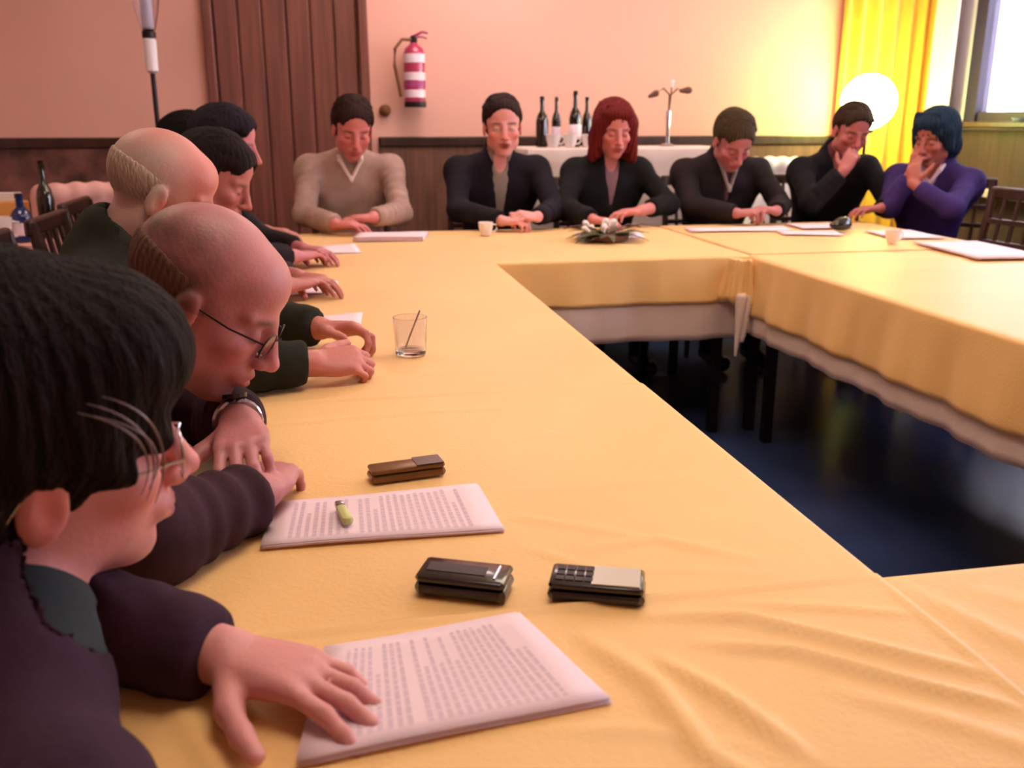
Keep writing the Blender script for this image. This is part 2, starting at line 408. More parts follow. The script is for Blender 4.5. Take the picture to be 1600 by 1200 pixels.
def person(label, head, hips, nb=None, shoulders=None, arms=None, skin='c98070', top='black', topcol=None, shirt=None, shirt_m=None,
           pants='2a2430', eyes_open=False, h=.0045, hc=.008, female=False, mouth_open=False, bulk=1.0, legdir=None, neckline=None, lips='a04048',
           brow='3a2820', stubble=None, collar=None, sleeve_folds=False, chubby=0, scalp=None, redface=.35, knees=True):
    """head: Head; hips: seat point (x,y); arms: {'R':dict(elbow,wrist,hd,hn,curl,..),'L':...}"""
    H = head
    root = thing('person', label, 'person', (hips[0], hips[1], 0))
    org = np.array([hips[0], hips[1], 0.0])
    pel = np.array([hips[0], hips[1], .56])
    nb = np.array(nb if nb is not None else H.w((-.055, 0, -.165)), float)
    sp = nb-pel
    shR = np.array(shoulders[0], float); shL = np.array(shoulders[1], float)
    side = nrm(shL-shR); up = nrm(sp); up = nrm(up-side*(up@side)); fwd = np.cross(side, up)
    TR = np.stack([fwd, side, up], 1)
    fd = nrm(np.array([*legdir, 0.0])) if legdir is not None else nrm(np.array([fwd[0], fwd[1], 0]))
    sd = np.array([-fd[1], fd[0], 0])
    def torso(Bd, g, k=.05):
        Bd.ell(pel+np.array([0, 0, .0]), (.125*bulk+g, .175*bulk+g, .12+g), np.stack([fd, sd, [0, 0, 1]], 1), k=k)
        Bd.ell(pel+sp*.38, (.115*bulk+g, .15*bulk+g, .20+g), TR, k=k)
        Bd.ell(pel+sp*.70-up*.01, (.110*bulk+g, (.165 if not female else .15)*bulk+g, .17+g), TR, k=k)
        for q in (shR, shL):
            Bd.cap(nb-up*.012, q-up*.012, .048+g, .044+g, k=.04)
            Bd.ell(q-up*.015, (.052+g, .052+g, .052+g), k=.03)
            Bd.cap(q-up*.06-(q-nb)*.12, pel+sp*.6+(q-nb)*.5, .062+g, .075+g, k=.05)
    def legs(Bd, g):
        for q in (-1, 1):
            hp = pel+sd*q*.09; kn = hp+fd*.40+sd*q*.03+np.array([0, 0, -.02]); an = np.array([kn[0], kn[1], .09])-fd*.02
            Bd.cap(hp, kn, .085*bulk+g, .058+g, k=.03); Bd.cap(kn, an, .055+g, .038+g, k=.02)
    # skin body: one continuous surface
    B = Sculpt(h)
    torso(B, 0); legs(B, 0)
    for q in (-1, 1):
        kn = pel+sd*q*.12+fd*.40; B.cap((kn[0]-fd[0]*.03, kn[1]-fd[1]*.03, .06), (kn[0]+fd[0]*.16, kn[1]+fd[1]*.16, .045), .035, .028, k=.02)
    B.cap(nb+up*.0, H.w((-.025, 0, -.045)), .058 if not female else .050, .052 if not female else .045, k=.03)
    sculpt_head(B, H, female, mouth_open, chubby)
    for key, sh in (('R', shR), ('L', shL)):
        a = arms[key]; el = np.array(a['e'], float); wr = np.array(a['w'], float)
        B.cap(sh, el, .044, .037, k=.02); B.cap(el, wr, .037, .0265, k=.02)
        sculpt_hand(B, wr, a['d'], a['n'], key == 'R', a.get('curl', (.35, .4, .45, .5)), a.get('spread', .12), a.get('thumb', .3), a.get('s', 1.0))
    if eyes_open:
        for q in (-1, 1): hd_ell(B, H, (.092, q*.0315, .0), (.012, .0130, .0046), k=.002, op='-')
    V, Fc = B.mesh(); V = relax(V, Fc, 1, .35)
    # skin colouring (lips, brows, cheeks, stubble)
    P = H.loc(V); base = np.array(srgb(skin)); C = np.tile(base, (len(V), 1))
    def mix(mask, col):
        m = np.clip(mask, 0, 1)[:, None]; C[:] = C*(1-m)+np.array(col)*m
    def gau(c, r): return np.exp(-(((P-np.array(c))/np.array(r))**2).sum(1)*1.5)
    infront = (P[:, 0] > .03) & (np.abs(P[:, 2]) < .15)
    mix(gau((.07, .045, -.03), (.04, .03, .03))*redface, base*np.array([1.05, .62, .62]))
    mix(gau((.07, -.045, -.03), (.04, .03, .03))*redface, base*np.array([1.05, .62, .62]))
    mix(gau((.115, 0, -.03), (.03, .02, .02))*redface, base*np.array([1.05, .6, .6]))
    mix(gau((0, .08, -.008), (.03, .02, .04))*.5, base*np.array([1.05, .6, .6])); mix(gau((0, -.08, -.008), (.03, .02, .04))*.5, base*np.array([1.05, .6, .6]))
    if stubble is not None: mix(gau((.06, 0, -.085), (.06, .07, .04))*.75, srgb(stubble))
    mix(gau((.100, 0, -.061), (.02, .024, .0065))*1.6, srgb(lips)); mix(gau((.099, 0, -.072), (.02, .020, .0075))*1.6, srgb(lips))
    for q in (-1, 1):
        mix(np.where(infront, np.exp(-((P[:, 1]-q*.031)/.020)**4-((P[:, 2]-.022+abs(0))/.0052)**2), 0)*.9, srgb(brow))
        mix(np.where(infront & (P[:, 0] > .07), np.exp(-((P[:, 1]-q*.0325)/.0135)**4-((P[:, 2]+.0050)/.0026)**2), 0)*.95, (.02, .012, .012))
        mix(np.where(infront, np.exp(-((P[:, 1]-q*.031)/.019)**2-((P[:, 2]-.003)/.012)**2), 0)*.30, base*np.array([.5, .33, .36]))
    if scalp is not None:
        m = np.clip((.055-P[:, 2]-np.maximum(P[:, 0], 0)*.2)/.03, 0, 1)*np.clip((.012-P[:, 0])/.02, 0, 1)*(P[:, 2] > -.09)*(np.abs(P[:, 1]) < .2)
        mix(m*.7*(np.linalg.norm(P, axis=1) < .15), srgb(scalp)); m2 = np.clip((.140-P[:, 2]-np.maximum(P[:, 0], 0)*.8)/.07, 0, 1)*np.clip((.065-P[:, 0]+.012*wob(V, 60, 8))/.09, 0, 1)*(P[:, 2] > .0)
        mix(m2*(.72+.2*wob(V, 260, 4))*(np.linalg.norm(P, axis=1) < .16), srgb(scalp))
    mesh_obj('body', V, Fc, M['skin'], root, origin=org, cols=C)
    if eyes_open:
        for q in (-1, 1):
            for nm, fo, ra, m_ in (('eyeball', .0775, (.0130, .0130, .0130), M['eye_white']), ('iris', .0800, (.0115, .0058, .0058), M['bud_dark'])):
                eb = Sculpt(.0015); eb.ell(H.w((fo, q*.0315, .0)), np.array(ra)*H.s, H.R); v_, f_ = eb.mesh(); mesh_obj(nm, v_, f_, m_, root, origin=org)
    # trousers
    if knees:
        T = Sculpt(.010); T.ell(pel, (.125*bulk+.012, .175*bulk+.012, .11), np.stack([fd, sd, [0, 0, 1]], 1), k=.04); legs(T, .014)
        V, Fc = T.mesh(); mesh_obj('trousers', V, Fc, mat('trouser_cloth', pants, .85), root, origin=org)
        for q in (-1, 1):
            kn = pel+sd*q*.12+fd*.40; sh = Sculpt(.008)
            sh.cap((kn[0]-fd[0]*.05, kn[1]-fd[1]*.05, .055), (kn[0]+fd[0]*.17, kn[1]+fd[1]*.17, .046), .044, .040, k=.02)
            sh.half((kn[0], kn[1], .0), (0, 0, -1), .3, k=.004)
            V, Fc = sh.mesh(); mesh_obj('shoe', V, Fc, M['black'], root, origin=org)
    # shirt visible at the neck
    if shirt:
        T = Sculpt(hc); torso(T, .009); V_, = (None,)
        T.cap(nb, nb+nrm(H.w((-.025, 0, -.045))-nb)*.045, .068 if not female else .058, .064 if not female else .052, k=.02)
        if neckline: T.ell(nb+fwd*.075+up*.02, (.05, .035, .07), TR, k=.01, op='-')
        V, Fc = T.mesh(); mesh_obj('shirt', V, Fc, shirt_m or mat('shirt_cloth', shirt, .8, bump=.1, bscale=80), root, origin=org)
    # jacket / jumper
    T = Sculpt(hc); g = .016
    torso(T, g)
    if not shirt: T.cap(nb, nb+nrm(H.w((-.025, 0, -.045))-nb)*.03, .072, .068, k=.02)
    else: T.cap(nb-fwd*.02, nb-fwd*.02+nrm(H.w((-.025, 0, -.045))-nb)*.045, .079, .074, k=.02)
    if shirt:
        vd = neckline or .2
        for t in np.linspace(0, 1, 7):
            T.ell(nb+fwd*(.10+.05*t)-up*(vd*t)+up*.03, (.075, .042*(1-t)+.010, .045), TR, k=.008, op='-')
    T.cap(H.w((-.02, 0, -.04)), nb+up*.03, .060, .062, k=.004, op='-')
    for key, sh in (('R', shR), ('L', shL)):
        a = arms[key]; el = np.array(a['e'], float); wr = np.array(a['w'], float); q = nrm(wr-el); sl = a.get('cuff', .05)
        T.cap(sh, el, .044+g, .038+g, k=.03); T.cap(el, wr-q*sl, .040+g, .034+a.get('wide', .012), k=.025)
        T.half(wr-q*(sl-.018), q, .055, k=.004)
    V, Fc = T.mesh(); V = relax(V, Fc, 5 if hc < .0065 else 3, .5); N = normals(V, Fc)
    V = V+N*(wob(V, 30, 3)*.0045+wob(V, 70, 5)*.0016)[:, None]
    for key, sh in (('R', shR), ('L', shL)):      # folds gather round the elbow
        a = arms[key]; el = np.array(a['e'], float); wr = np.array(a['w'], float)
        amp = .0034 if sleeve_folds else .0016
        for (A0, B0) in ((sh, el), (el, wr)):
            ba = B0-A0; L = np.linalg.norm(ba); t = ((V-A0)@ba)/L; dd = np.linalg.norm(V-A0-np.outer(np.clip(t, 0, L)/L, ba), axis=1)
            mk = np.clip(1-dd/.10, 0, 1)*np.clip(t/.05, 0, 1)*np.clip((L-t)/.05+.3, 0, 1)
            mk = np.where(dd < .1, np.clip(mk*2, 0, 1), 0)
            V = V+N*((.6+.6*wob(V, 18, 31))*np.sin(t*(150 if sleeve_folds else 105)+wob(V, 20, 9)*4.5+(V@np.array([30., 12., 25.])))*amp*mk)[:, None]
    jm = M[top] if topcol is None else mat('jacket_cloth', topcol, .9, bump=.12, bscale=90, var=.12, vscale=12, spec=.2)
    mesh_obj('jacket' if shirt else 'jumper', V, Fc, jm, root, origin=org)
    if collar:
        c = Sculpt(.004)
        for q in (-1, 1):
            a = nb+side*q*.062+up*.035+fwd*.0; b = nb+side*q*.050+fwd*.085+up*.005; e = nb+fwd*.145-up*(collar[1] if len(collar) > 1 else .10)
            c.cap(a, b, .010, .011, k=.01); c.cap(b, e, .011, .008, k=.01)
        V, Fc = c.mesh(); mesh_obj('collar', V, Fc, mat('collar_cloth', collar[0], .8), root, origin=org)
    return root, org, dict(nb=nb, fwd=fwd, side=side, up=up, pel=pel)

def hair_mesh(Hs, H, root, org, color, stripes=140, amp=.0018, seed=1, rough=.45, light=None, smooth=1):
    V, Fc = Hs.mesh(); V = relax(V, Fc, smooth, .5); N = normals(V, Fc); P = H.loc(V)
    ang = np.arctan2(P[:, 1], P[:, 0]+.02*np.ones(len(P)))
    st = np.sin(ang*stripes*.35+wob(V, 30, seed)*3)+.6*np.sin(ang*stripes*.8+wob(V, 50, seed+1)*4)
    V = V+N*(st*amp*.6+wob(V, 45, seed+2)*amp*1.0)[:, None]
    c0 = np.array(srgb(color)); c1 = np.array(srgb(light)) if light else c0*1.5
    t = np.clip(.35+.35*np.sin(ang*stripes*.55+wob(V, 40, seed+4)*3), 0, 1)[:, None]
    cols = c0*(1-t)+c1*t
    return mesh_obj('hair', V, Fc, M['hair'], root, origin=org, cols=cols)
M['hair'] = mat('hair', 'ffffff', .7, vcol=True, bump=.5, bscale=150, stretch=(1, 1, .25), spec=.1)
def short_hair(H, root, org, color, h=.004, vol=.010, front=-.014, light=None, side=0, fringe=False, part=1):
    B = Sculpt(h)
    hd_ell(B, H, (-.016, 0, .038), (.099+vol, .077+vol, .090+vol), k=.01)
    hd_ell(B, H, (.052, 0, .062), (.040+vol*.6, .052+vol*.5, .044+vol), k=.02)
    hd_ell(B, H, (.112+front, 0, -.02), (.080, .072, .102), k=.010, op='-')
    hd_ell(B, H, (.10+front, 0, -.05), (.085, .09, .085), k=.010, op='-')
    hd_ell(B, H, (.02, 0, -.15), (.17, .14, .105), k=.01, op='-')
    for q in (-1, 1):
        hd_ell(B, H, (.0, q*.088, -.012), (.024, .022, .036), k=.008, op='-')
        hd_ell(B, H, (.072, q*.088, .005), (.060, .036, .070), k=.010, op='-'); hd_ell(B, H, (.035, q*.092, -.045), (.055, .036, .045), k=.008, op='-'); hd_ell(B, H, (.018, q*.090, -.030), (.040, .030, .045), k=.006, op='-')
    if fringe:
        hd_ell(B, H, (.02, 0, .12), (.15, .098, .125), k=.012, op='-')
    else:   # tufts combed forward and to the side along the hairline and crown
        rr = random.Random(int(abs(H.c[0]*977))+5); e = np.array((.099+vol, .077+vol, .090+vol))
        for _ in range(150):
            az = rr.uniform(-2.2, 2.2); el = rr.uniform(.45, 1.45); dv = np.array((math.cos(el)*math.cos(az), math.cos(el)*math.sin(az), math.sin(el)))
            p = np.array((-.016, 0, .038))+dv*e*.97
            if p[0] > .062+front*.5 and p[2] < .092: continue
            if p[2] < .05 and p[0] > .02: continue
            tg = np.array((.55, .55*part, -.25+.4*rr.random())); tg = nrm(tg-dv*(tg@dv)*.92+dv*.10)
            hd_cap(B, H, p, p+tg*rr.uniform(.016, .030), .0065, .0028, k=.004)
    return hair_mesh(B, H, root, org, color, light=light, amp=.0005 if fringe else .0016, stripes=100)
def glasses(H, root, org, color='dmetal', w=.024, hh=.017, rim=.0014):
    mb = MB(); lens = []
    for q in (-1, 1):
        pts = []
        for i in range(28):
            a = 2*PI*i/28; ca, sa = math.cos(a), math.sin(a)
            y = math.copysign(abs(ca)**.75, ca)*w; z = math.copysign(abs(sa)**.75, sa)*hh
            pts.append(H.w((.108-abs(q*.034+y)*.12, q*.034+y, -.003+z)))
        mb.tube(pts, rim, 6, True); lens.append(pts)
        mb.tube([H.w((.100, q*.060, .004)), H.w((.055, q*.076, .005)), H.w((.0, q*.0795, .010)), H.w((-.018, q*.082, .004)), H.w((-.03, q*.082, -.014))], rim, 6)
    mb.tube([H.w((.107, -.010, .002)), H.w((.112, 0, .006)), H.w((.107, .010, .002))], rim, 6)
    g = mb.build('glasses', M[color], root, True, origin=org)
    for pts in lens:
        l = MB(); n = len(pts); f = H.R[:, 0]*.0008
        l.add([p+f for p in pts]+[p-f for p in pts], [tuple(range(n)), tuple(range(2*n-1, n-1, -1))]+[(i, n+i, n+(i+1) % n, (i+1) % n) for i in range(n)])
        l.build('lens', M['lens'], g, False, origin=org)
    return g

# ------------------------------------------------------------------ the room
XL, XR, YB, YF, ZC = -2.9, 4.13, -2.2, 6.0, 2.85
structure('floor', MB().box(XL, XR, YB, YF, -.06, 0), M['floor'])
structure('ceiling', MB().box(XL, XR, YB, YF, ZC, ZC+.06), M['ceil'])
wf = MB().box(XL-.12, -.66, YF, YF+.15, 0, ZC).box(.29, XR+.25, YF, YF+.15, 0, ZC).box(-.66, .29, YF, YF+.15, 2.12, ZC)
structure('wall_far', wf, M['wall'])
structure('wall_left', MB().box(XL-.12, XL, YB, YF, 0, ZC), M['wall'])
structure('wall_near', MB().box(XL-.12, XR+.25, YB-.12, YB, 0, ZC), M['wall'])
WIN = [(4.15, 5.66), (2.1, 3.6), (0.05, 1.55)]; WZ0, WZ1 = 1.25, 2.55
wr = MB().box(XR, XR+.25, YB, YF, 0, WZ0).box(XR, XR+.25, YB, YF, WZ1, ZC)
ys = [YB]+[v for w in sorted(WIN) for v in w]+[YF]
for i in range(0, len(ys), 2): wr.box(XR, XR+.25, ys[i], ys[i+1], WZ0, WZ1)
structure('wall_right', wr, M['wall_r'])
for i, (a, b) in enumerate(WIN):
    r = thing('window_%d' % (i+1), None, None, (XR, (a+b)/2, WZ0)); r['kind'] = 'structure'
    L = (b-a)/2; Hh = WZ1-WZ0
    fr = MB().box(.02, .09, -L, -L+.09, 0, Hh).box(.0, .09, L-.11, L, 0, Hh).box(.02, .09, -L+.07, L-.07, 0, .06).box(.02, .09, -L+.07, L-.07, Hh-.06, Hh).box(.03, .08, -.03, .03, .06, Hh-.06)
    fr.build('window_frame', M['greyframe'], r)
    MB().box(.05, .056, -L+.07, L-.07, .06, Hh-.06).build('pane', M['pane'], r)
    MB().box(-.14, .02, -L-.05, L+.05, -.035, 0, .006).build('window_sill', M['darkwood'], r)
# rails and dado
structure('trim_1', MB().box(XL, -.70, YF-.035, YF, 1.10, 1.16, .008), M['darkwood'])
structure('trim_2', MB().box(.33, XR, YF-.035, YF, 1.10, 1.16, .008), M['darkwood'])
structure('trim_3', MB().box(XL, -.70, YF-.018, YF, 0, 1.10), M['stone'])
structure('trim_4', MB().box(.33, XR, YF-.018, YF, 0, 1.10), M['dado'])
structure('trim_5', MB().box(XR-.02, XR, YB, YF-.04, .0, 1.20), M['dado_dark'])
structure('trim_6', MB().box(XR-.16, XR-.02, YB, YF-.04, .80, .84, .006), M['white_cloth'])
# brown door
d = thing('door_1', None, None, (-.185, YF, 0)); d['kind'] = 'structure'
mb = MB().box(-.42, .42, .02, .06, 0, 2.06)
for i in range(6): mb.box(-.41+i*.138, -.41+i*.138+.126, .006, .02, .03, 2.03, .005)
mb.build('door_leaf', M['door'], d)
MB().box(-.475, -.42, -.03, .06, 0, 2.12, .006).box(.42, .475, -.03, .06, 0, 2.12, .006).box(-.475, .475, -.03, .06, 2.06, 2.12, .006).build('door_frame', M['door'], d)
hd = MB().lathe([(.005, 0), (.026, 0), (.026, -.008), (.01, -.012), (.01, -.05)], (.36, .005, 1.05), 16, 'y'); hd.tube([(.36, -.045, 1.05), (.27, -.045, 1.05)], .009); hd.build('door_handle', M['metal'], d, True)
# made-up fittings for the added ceiling fill (above the frame)
for (x, y) in ((0.4, 1.2), (1.6, 3.0), (-1.3, 3.2), (0.9, 5.0), (2.8, 4.6)):
    r = thing('added_ceiling_panel', 'added square fill panel in a white frame, unseen overhead', 'lamp', (x, y, 2.83), group='added ceiling fill panels')
    MB().box(-.5, .5, -.5, .5, 0, .019, .004).build('housing', M['ceil'], r); MB().box(-.46, .46, -.46, .46, -.004, -.0005).build('diffuser', M['panel'], r)

# ------------------------------------------------------------------ curtains by the lamp corner
def curtain(name, label, x0, x1, y, z0, z1, m, amp=.035, waves=9, axis='x'):
    n = 160; V = []; Fc = []
    for k in range(12):
        z = z0+(z1-z0)*k/11
        for i in range(n):
            t = i/(n-1); a = amp*(1-.25*k/11)*math.sin(t*waves*2*PI+.7*math.sin(t*7)); u = x0+(x1-x0)*t
            V.append((u, y-a, z) if axis == 'x' else (y-a, u, z))
    for k in range(11):
        for i in range(n-1): Fc.append((k*n+i, k*n+i+1, (k+1)*n+i+1, (k+1)*n+i))
    o = mesh_obj(name, V, Fc, m); s = o.modifiers.new('s', 'SOLIDIFY'); s.thickness = .003
    return tag(o, label, 'curtain')
curtain('curtain', 'yellow-orange gathered curtain on the far wall behind the glowing globe lamp', 3.36, 4.02, 5.93, .04, 2.78, M['curtain'], .030, 6)
curtain('curtain', 'narrow white curtain hanging in the far right corner by the window', 5.67, 5.91, 4.02, .06, 2.78, M['lace'], .02, 3, 'y')
mb = MB().tube([(3.3, 5.93, 2.80), (4.08, 5.93, 2.80)], .012); tag(mb.build('curtain_rail', M['dmetal'], None, True), 'dark curtain rail above the yellow curtain, up by the ceiling', 'curtain rail')

# ------------------------------------------------------------------ lamps
r = thing('floor_lamp', 'glowing round globe lamp in the far right corner before the yellow curtain', 'lamp', (3.40, 5.60, 0))
MB().lathe([(.14, 0), (.14, .015), (.05, .03), (.012, .05)], n=28).build('base', M['dmetal'], r, True)
MB().lathe([(.011, .04), (.011, 1.17), (.05, 1.185), (.05, 1.20), (.02, 1.205)], n=16).build('pole', M['dmetal'], r, True)
R_ = .17; MB().lathe([(R_*math.sin(PI*i/16), 1.20+R_-R_*math.cos(PI*i/16)) for i in range(1, 16)], n=32).build('lamp_shade', M['globe'], r, True)

r = thing('floor_lamp', 'slender dark stand with white tube and flared glass shade left of the door', 'lamp', (-.85, 5.3, 0))
MB().lathe([(.13, 0), (.13, .015), (.04, .03), (.014, .05)], n=24).build('base', M['dmetal'], r, True)
MB().lathe([(.013, .04), (.013, 1.49)], n=14).build('pole', M['dmetal'], r, True)
MB().lathe([(.014, 1.49), (.030, 1.50), (.033, 1.65), (.024, 1.66)], n=18).build('lower_tube', M['lace'], r, True)
MB().lathe([(.02, 1.655), (.034, 1.662), (.034, 1.69), (.02, 1.70)], n=18).build('ring', M['dmetal'], r, True)
MB().lathe([(.018, 1.70), (.030, 1.71), (.030, 2.02), (.02, 2.03)], n=18).build('upper_tube', M['lace'], r, True)
mb = MB(); pr = [(.035, 1.70), (.055, 1.78), (.072, 1.88), (.095, 2.04)]
mb.lathe(pr+[(a-.003, z) for a, z in pr[::-1]], n=28); mb.build('glass_shade', M['glass'], r, True)

# ------------------------------------------------------------------ wall things
r = thing('fire_extinguisher', 'red fire extinguisher with white bands on the far wall right of the door', 'fire extinguisher', (.555, 5.90, 1.335))
MB().lathe([(.045, 0), (.062, .008), (.064, .02), (.064, .30), (.055, .335), (.03, .355), (.02, .37)], n=28).build('cylinder', M['red'], r, True)
MB().lathe([(.0655, .0), (.0665, .002), (.0665, .03), (.0655, .032)], n=28).build('base_ring', M['dmetal'], r, True)
for z0, z1 in ((.055, .10), (.155, .20), (.255, .305)):
    MB().lathe([(.0645, z0), (.0655, z0), (.0655, z1), (.0645, z1)], n=28).build('label_band', M['label'], r, True)
MB().lathe([(.0645, .115), (.0652, .115), (.0652, .145), (.0645, .145)], n=28).build('label_band', M['purplelabel'], r, True)
MB().lathe([(.016, .36), (.022, .372), (.022, .40), (.012, .41)], n=16).build('valve', M['dmetal'], r, True)
MB().tube([(-.01, 0, .40), (.05, -.01, .43), (.085, -.012, .425)], .008).tube([(-.01, 0, .40), (.05, -.005, .405), (.08, -.01, .395)], .007).build('handle', M['red'], r, True)
MB().tube([(-.015, -.01, .385), (-.07, -.02, .385), (-.115, -.03, .33), (-.12, -.03, .24), (-.10, -.02, .14), (-.085, -.01, .06)], .010).build('hose', M['rubber'], r, True)
MB().box(-.03, .03, .064, .10, .28, .34).build('wall_bracket', M['dmetal'], r)
mb = MB().lathe([(.036, 0), (.036, -.012), (.022, -.03), (.01, -.034)], (.375, 5.985, 1.315), 18, 'y')
tag(mb.build('wall_bell', M['rubber'], None, True), 'small round brown knob on the far wall just above the rail, below the extinguisher', 'wall fitting')

# ------------------------------------------------------------------ buffet behind the far row
bx0, bx1, by0, by1, bz = 1.13, 2.36, 5.30, 5.80, 1.10
r = thing('sideboard', 'long dark wooden sideboard under a white cloth against the far wall', 'sideboard', ((bx0+bx1)/2, 5.55, 0))
w2 = (bx1-bx0)/2
MB().box(-w2+.02, w2-.02, -.22, .24, .08, bz-.03, .004).build('carcass', M['dado'], r)
MB().box(-w2, w2, -.25, .25, bz-.03, bz, .006).build('top', M['darkwood'], r)
for sx in (-1, 1):
    for sy in (-1, 1): MB().box(sx*(w2-.08)-.03, sx*(w2-.08)+.03, sy*.18-.03, sy*.18+.03, 0, .08).build('leg', M['darkwood'], r)
def flat_cloth(name, label, cat, x0, x1, y0, y1, z, drop, m, amp=.008, group=None, seed=1):
    """cloth lying on a rectangular top and hanging down on all four sides"""
    r_ = .012; n = 6; rr = np.random.RandomState(seed); ph = rr.uniform(0, 6, 4)
    def ring(o, zz, k, wv):
        P = []
        seg = [((x0, y0), (x1, y0)), ((x1, y0), (x1, y1)), ((x1, y1), (x0, y1)), ((x0, y1), (x0, y0))]
        nn = [(0, -1), (1, 0), (0, 1), (-1, 0)]
        for s_, ((ax, ay), (b_x, b_y)) in enumerate(seg):
            L = math.hypot(b_x-ax, b_y-ay); q = max(8, int(L/.03))
            for i in range(q):
                t = i/q; a = o+wv*(math.sin(t*L*22+ph[s_])*.6+math.sin(t*L*47+ph[s_]*2)*.4)*amp
                ex = ey = 0
                P.append((ax+(b_x-ax)*t+nn[s_][0]*a, ay+(b_y-ay)*t+nn[s_][1]*a, zz))
        return P
    rs = [ring(-.02, z, 0, 0), ring(0, z, 0, 0), ring(r_*.7, z-r_*.3, 0, 0), ring(r_, z-r_, 0, 0)]
    for k in range(1, 9): rs.append(ring(r_+.002*k, z-r_-(drop-r_)*k/8, k, k/8))
    N_ = len(rs[0]); V = [p for q in rs for p in q]; Fc = [tuple(range(N_))]
    for k in range(len(rs)-1):
        for i in range(N_): Fc.append((k*N_+i, (k+1)*N_+i, (k+1)*N_+(i+1) % N_, k*N_+(i+1) % N_))
    o = mesh_obj(name, V, Fc, m, smooth=True); s = o.modifiers.new('s', 'SOLIDIFY'); s.thickness = .0025; s.offset = -1
    o.data.set_sharp_from_angle(angle=math.radians(50))
    return tag(o, label, cat, group)
flat_cloth('tablecloth', 'white cloth hanging over the sideboard behind the far row of people', 'tablecloth', bx0-.005, bx1+.005, 5.295, 5.805, bz+.004, .62, M['white_cloth'], .012)
def bottle(x, y, z, m, label, hgt=.28, r0=.036, cap='dmetal', group=None, lab=True):
    r = thing('bottle', label, 'bottle', (x, y, z), group=group)
    MB().lathe([(r0*.8, 0), (r0, .006), (r0, hgt*.55), (r0*.8, hgt*.66), (r0*.36, hgt*.76), (r0*.34, hgt*.95), (r0*.42, hgt*.955), (r0*.42, hgt*.985), (r0*.3, hgt)], n=20).build('glass_body', M[m], r, True)
    if lab: MB().lathe([(r0*1.0, hgt*.15), (r0*1.03, hgt*.155), (r0*1.03, hgt*.42), (r0, hgt*.425)], n=20).build('paper_label', M['label'], r, True)
    MB().lathe([(r0*.3, hgt), (r0*.38, hgt*1.0), (r0*.38, hgt*1.05), (r0*.2, hgt*1.06)], n=14).build('cap', M[cap], r, True)
    return r
def cup(x, y, z, label, group=None, s=1.0, m='porcelain'):
    r = thing('cup', label, 'cup', (x, y, z), group=group)
    MB().lathe([(.024*s, 0), (.028*s, .004*s), (.040*s, .045*s), (.043*s, .075*s), (.040*s, .075*s), (.036*s, .045*s), (.02*s, .010*s)], n=22).build('bowl', M[m], r, True)
    MB().tube([(.038*s, 0, .062*s), (.060*s, 0, .060*s), (.064*s, 0, .038*s), (.050*s, 0, .020*s), (.034*s, 0, .022*s)], .0045*s).build('handle', M[m], r, True)
    return r
zt = bz+.0055
GB = 'bottles on the sideboard'
bottle(1.255, 5.50, zt, 'bottle_dark', 'dark bottle at the left end of the bottle row on the white sideboard cloth', .27, group=GB, lab=False)
bottle(1.36, 5.58, zt, 'bottle_dark', 'slim dark bottle second from the left on the sideboard', .27, .028, group=GB)
bottle(1.455, 5.50, zt, 'bottle_dark', 'tall dark bottle with white label in the middle of the bottle row', .30, group=GB)
bottle(1.545, 5.57, zt, 'bottle_dark', 'thin-necked dark bottle just left of the red-haired person', .27, .030, group=GB, lab=False)
bottle(1.64, 5.60, zt, 'bottle_dark', 'dark bottle mostly hidden behind the red hair, on the sideboard', .25, group=GB)
GC = 'cups on the sideboard'
for q, (x, y, l) in enumerate([(1.29, 5.36, 'white cup at the left end of the cup row on the sideboard'), (1.39, 5.36, 'white cup in front of the slim second bottle on the sideboard'),
        (1.50, 5.36, 'white cup in front of the labelled tall bottle on the sideboard'), (1.60, 5.37, 'white cup at the right end of the cup row, beside the red hair')]):
    cup(x, y, zt, l, GC)
r = thing('flower_vase', 'thin upright vase stem with two drooping dark dried flowers on the right of the sideboard', 'vase', (2.05, 5.55, zt))
MB().lathe([(.045, 0), (.045, .008), (.014, .02), (.011, .10), (.016, .2), (.012, .21)], n=18).build('vase', M['metal'], r, True)
MB().tube([(0, 0, .19), (.0, 0, .30), (-.04, -.01, .335), (-.09, -.01, .315)], .005).build('stem', M['bud'], r, True)
MB().tube([(0, 0, .19), (.01, 0, .30), (.05, 0, .335), (.075, 0, .33)], .005).build('stem', M['bud'], r, True)
MB().tube([(0, 0, .19), (.01, 0, .30), (.012, 0, .345)], .004).build('stem', M['bud'], r, True)
def blob(c, rad, m, name, parent, d=(1, 0, 0)):
    s = Sculpt(.006); d = nrm(d); s.cap(np.array(c)-d*rad*1.2, np.array(c)+d*rad*.9, rad*.55, rad, k=.01); V, Fc = s.mesh()
    V = V+normals(V, Fc)*(wob(V, 160, 2)*.003)[:, None]; return mesh_obj(name, V, Fc, m, parent)
blob((-.105, -.01, .30), .020, M['bud'], 'flower_head', r, (1, 0, .5)); blob((.10, 0, .325), .022, M['bud'], 'flower_head', r, (1, 0, .1)); blob((.014, 0, .36), .014, M['porcelain'], 'flower_head', r, (0, 0, 1))

